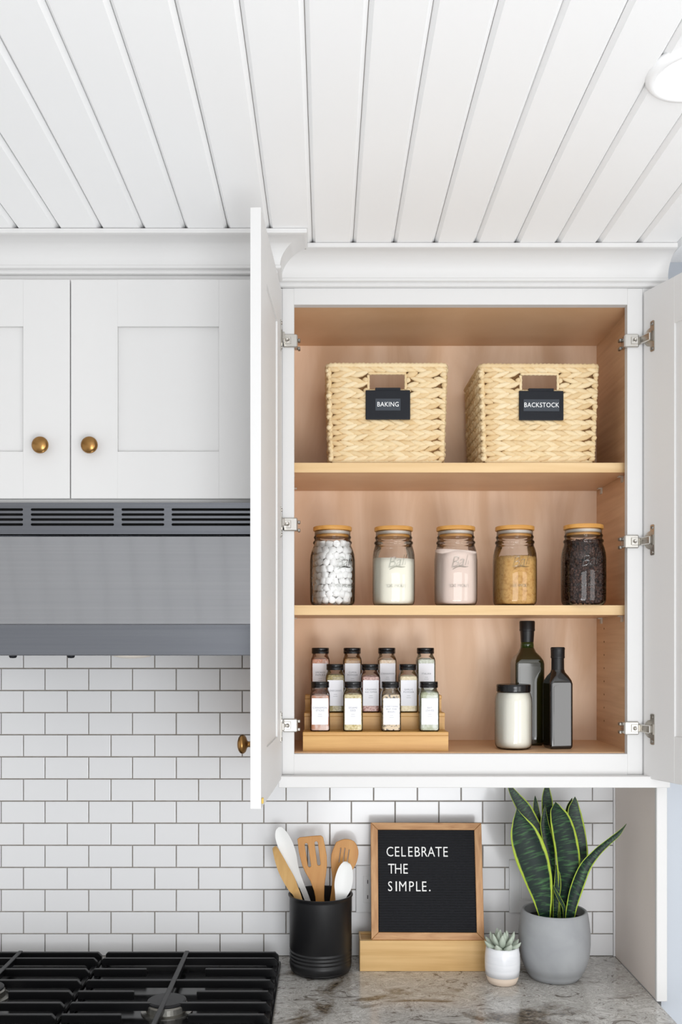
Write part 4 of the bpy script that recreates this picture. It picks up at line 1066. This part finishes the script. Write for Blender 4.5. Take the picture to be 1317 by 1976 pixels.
# ------------------------------------------------------------------ succulent
sx, sd = 0.4085, 2.222
t = thing('potted_succulent', 'small grey-green succulent in a white glazed pot with bare clay foot', 'potted plant', (sx, D(sd), ZK + 0.0002))
obj('pot', lathe([(0.0330, 0.0195), (0.0385, 0.0190), (0.0402, 0.034), (0.0407, 0.050), (0.0400, 0.066), (0.0380, 0.0800), (0.0360, 0.0845), (0.0335, 0.0840), (0.0330, 0.079), (0.0345, 0.066)], 48, cap=False), ceramic, t, world=False, smooth=True)
obj('clay_foot', lathe([(0.0, 0.0), (0.0295, 0.0), (0.0320, 0.0015), (0.0352, 0.008), (0.0384, 0.0190), (0.0, 0.0190)], 48), clay, t, world=False, smooth=True)
obj('soil', lathe([(0.0, 0.073), (0.0342, 0.071), (0.0340, 0.066), (0.0, 0.066)], 32), soil, t, world=False)
R = random.Random(8)
def fat_leaf(az, el, ln, r, base_r, z0_):
    dx, dy = math.cos(az), math.sin(az); pts = []; rad = []
    for i in range(9):
        k = i / 8
        e = el - 0.35 + 0.75 * k
        if i == 0: p = Vector((dx * base_r, dy * base_r, z0_))
        else: p = pts[-1] + Vector((dx * math.cos(e), dy * math.cos(e), math.sin(e))) * (ln / 8)
        pts.append(p); rad.append(r * (0.5 + 0.5 * math.sin(PI * min(1, k * 0.95) ** 0.8)) * (1 if k < 0.7 else max(0.12, 1 - ((k - 0.7) / 0.3) ** 2 * 0.9)))
    side = Vector((-dy, dx, 0))
    b = add_tube(B(), pts, rad, 10, 0.68, up=(0, 0, 1.0) if el < 1.2 else (dx, dy, 0.2))
    obj('leaf', b, succ, t, world=False, smooth=True)
for k in range(8): fat_leaf(-PI / 2 + 2 * PI * (k + 0.35) / 8, 0.55 + R.uniform(-0.1, 0.15), 0.043 + R.uniform(-0.003, 0.004), 0.0088, 0.007, 0.0760)
for k in range(7): fat_leaf(-PI / 2 + 2 * PI * (k + 0.8) / 7, 0.98 + R.uniform(-0.1, 0.1), 0.043 + R.uniform(-0.003, 0.003), 0.0080, 0.005, 0.0800)
for k in range(4): fat_leaf(-PI / 2 + 2 * PI * (k + 0.2) / 4, 1.30, 0.036, 0.0066, 0.003, 0.0850)

# ------------------------------------------------------------------ snake plant
px_, pd = 0.5375, 2.258
t = thing('potted_snake_plant', 'green and yellow snake plant in a grey concrete pot', 'potted plant', (px_, D(pd), ZK + 0.0002))
obj('pot', lathe([(0.0, 0.0), (0.050, 0.0), (0.057, 0.002), (0.0640, 0.012), (0.0676, 0.0205), (0.0690, 0.0215), (0.0755, 0.037), (0.0808, 0.058), (0.0830, 0.082), (0.0828, 0.106), (0.0805, 0.130), (0.0775, 0.150), (0.0755, 0.1575), (0.0730, 0.1590), (0.0695, 0.1580), (0.0690, 0.152), (0.0715, 0.130), (0.0, 0.130)], 64), concrete, t, world=False, angle=45)
obj('soil', lathe([(0.0, 0.138), (0.04, 0.1375), (0.0700, 0.136), (0.0708, 0.1302), (0.0, 0.1302)], 40), soil, t, world=False)
def snake(pts, d0, d1, cup=0.22, tw=None, thick=0.0024):
    """stations tip to base in close-view pixels (X, Y, half width)"""
    st = []
    for i, (X, Y, h) in enumerate(pts):
        d = d0 + (d1 - d0) * i / (len(pts) - 1); p = W(900 + X / 3.158, 1500 + Y / 3.158, d); st.append((p.x, p.y, p.z, h / 3.158 / F * d))
    obj('leaf', blade(st, cup, thick, 10, 5, twist=tw), leaf_m, t, smooth=True)
snake([(310, 188, 1), (316, 225, 22), (324, 262, 46), (346, 335, 82), (388, 460, 99), (435, 610, 85), (462, 730, 61), (478, 840, 36), (485, 880, 30)], 2.215, 2.232, 0.25)
snake([(545, 150, 1), (548, 175, 26), (552, 205, 44), (570, 255, 62), (592, 335, 71), (610, 430, 74), (620, 540, 71), (612, 640, 54), (600, 760, 34), (594, 870, 24)], 2.225, 2.250, 0.25)
snake([(978, 283, 1), (955, 312, 7), (925, 345, 15), (868, 392, 19), (790, 462, 26), (722, 548, 36), (676, 660, 40), (645, 770, 34), (628, 870, 28)], 2.215, 2.228, 0.35)
snake([(664, 118, 1), (662, 150, 20), (657, 205, 40), (672, 300, 48), (690, 400, 46), (700, 490, 42), (685, 620, 34), (650, 800, 24), (640, 860, 20)], 2.275, 2.270, 0.2)
snake([(646, 126, 1), (632, 175, 18), (625, 230, 24), (630, 320, 28), (640, 450, 28), (640, 650, 24), (620, 850, 18)], 2.300, 2.285, 0.2)
snake([(250, 20, 1), (268, 62, 14), (300, 115, 28), (352, 190, 44), (392, 270, 48), (432, 360, 48), (470, 520, 40), (498, 700, 30), (510, 850, 22)], 2.285, 2.270, 0.2)
snake([(496, 25, 1), (492, 70, 18), (492, 130, 32), (496, 200, 36), (500, 300, 36), (508, 450, 32), (520, 650, 26), (530, 860, 20)], 2.300, 2.280, 0.2)
snake([(484, 165, 1), (478, 230, 16), (482, 290, 28), (500, 370, 34), (516, 450, 30), (524, 540, 24), (530, 680, 20), (538, 860, 16)], 2.262, 2.258, 0.4, lambda k: 0.5 * math.sin(k * 3))
snake([(421, 112, 1), (424, 160, 14), (430, 230, 22), (445, 340, 26), (470, 520, 26), (500, 850, 18)], 2.305, 2.285, 0.2)
snake([(548, 535, 2), (556, 590, 16), (556, 660, 22), (548, 740, 20), (545, 860, 16)], 2.238, 2.245, 0.3)
snake([(528, 655, 2), (548, 700, 9), (572, 745, 11), (596, 795, 10), (602, 870, 8)], 2.222, 2.232, 0.3)
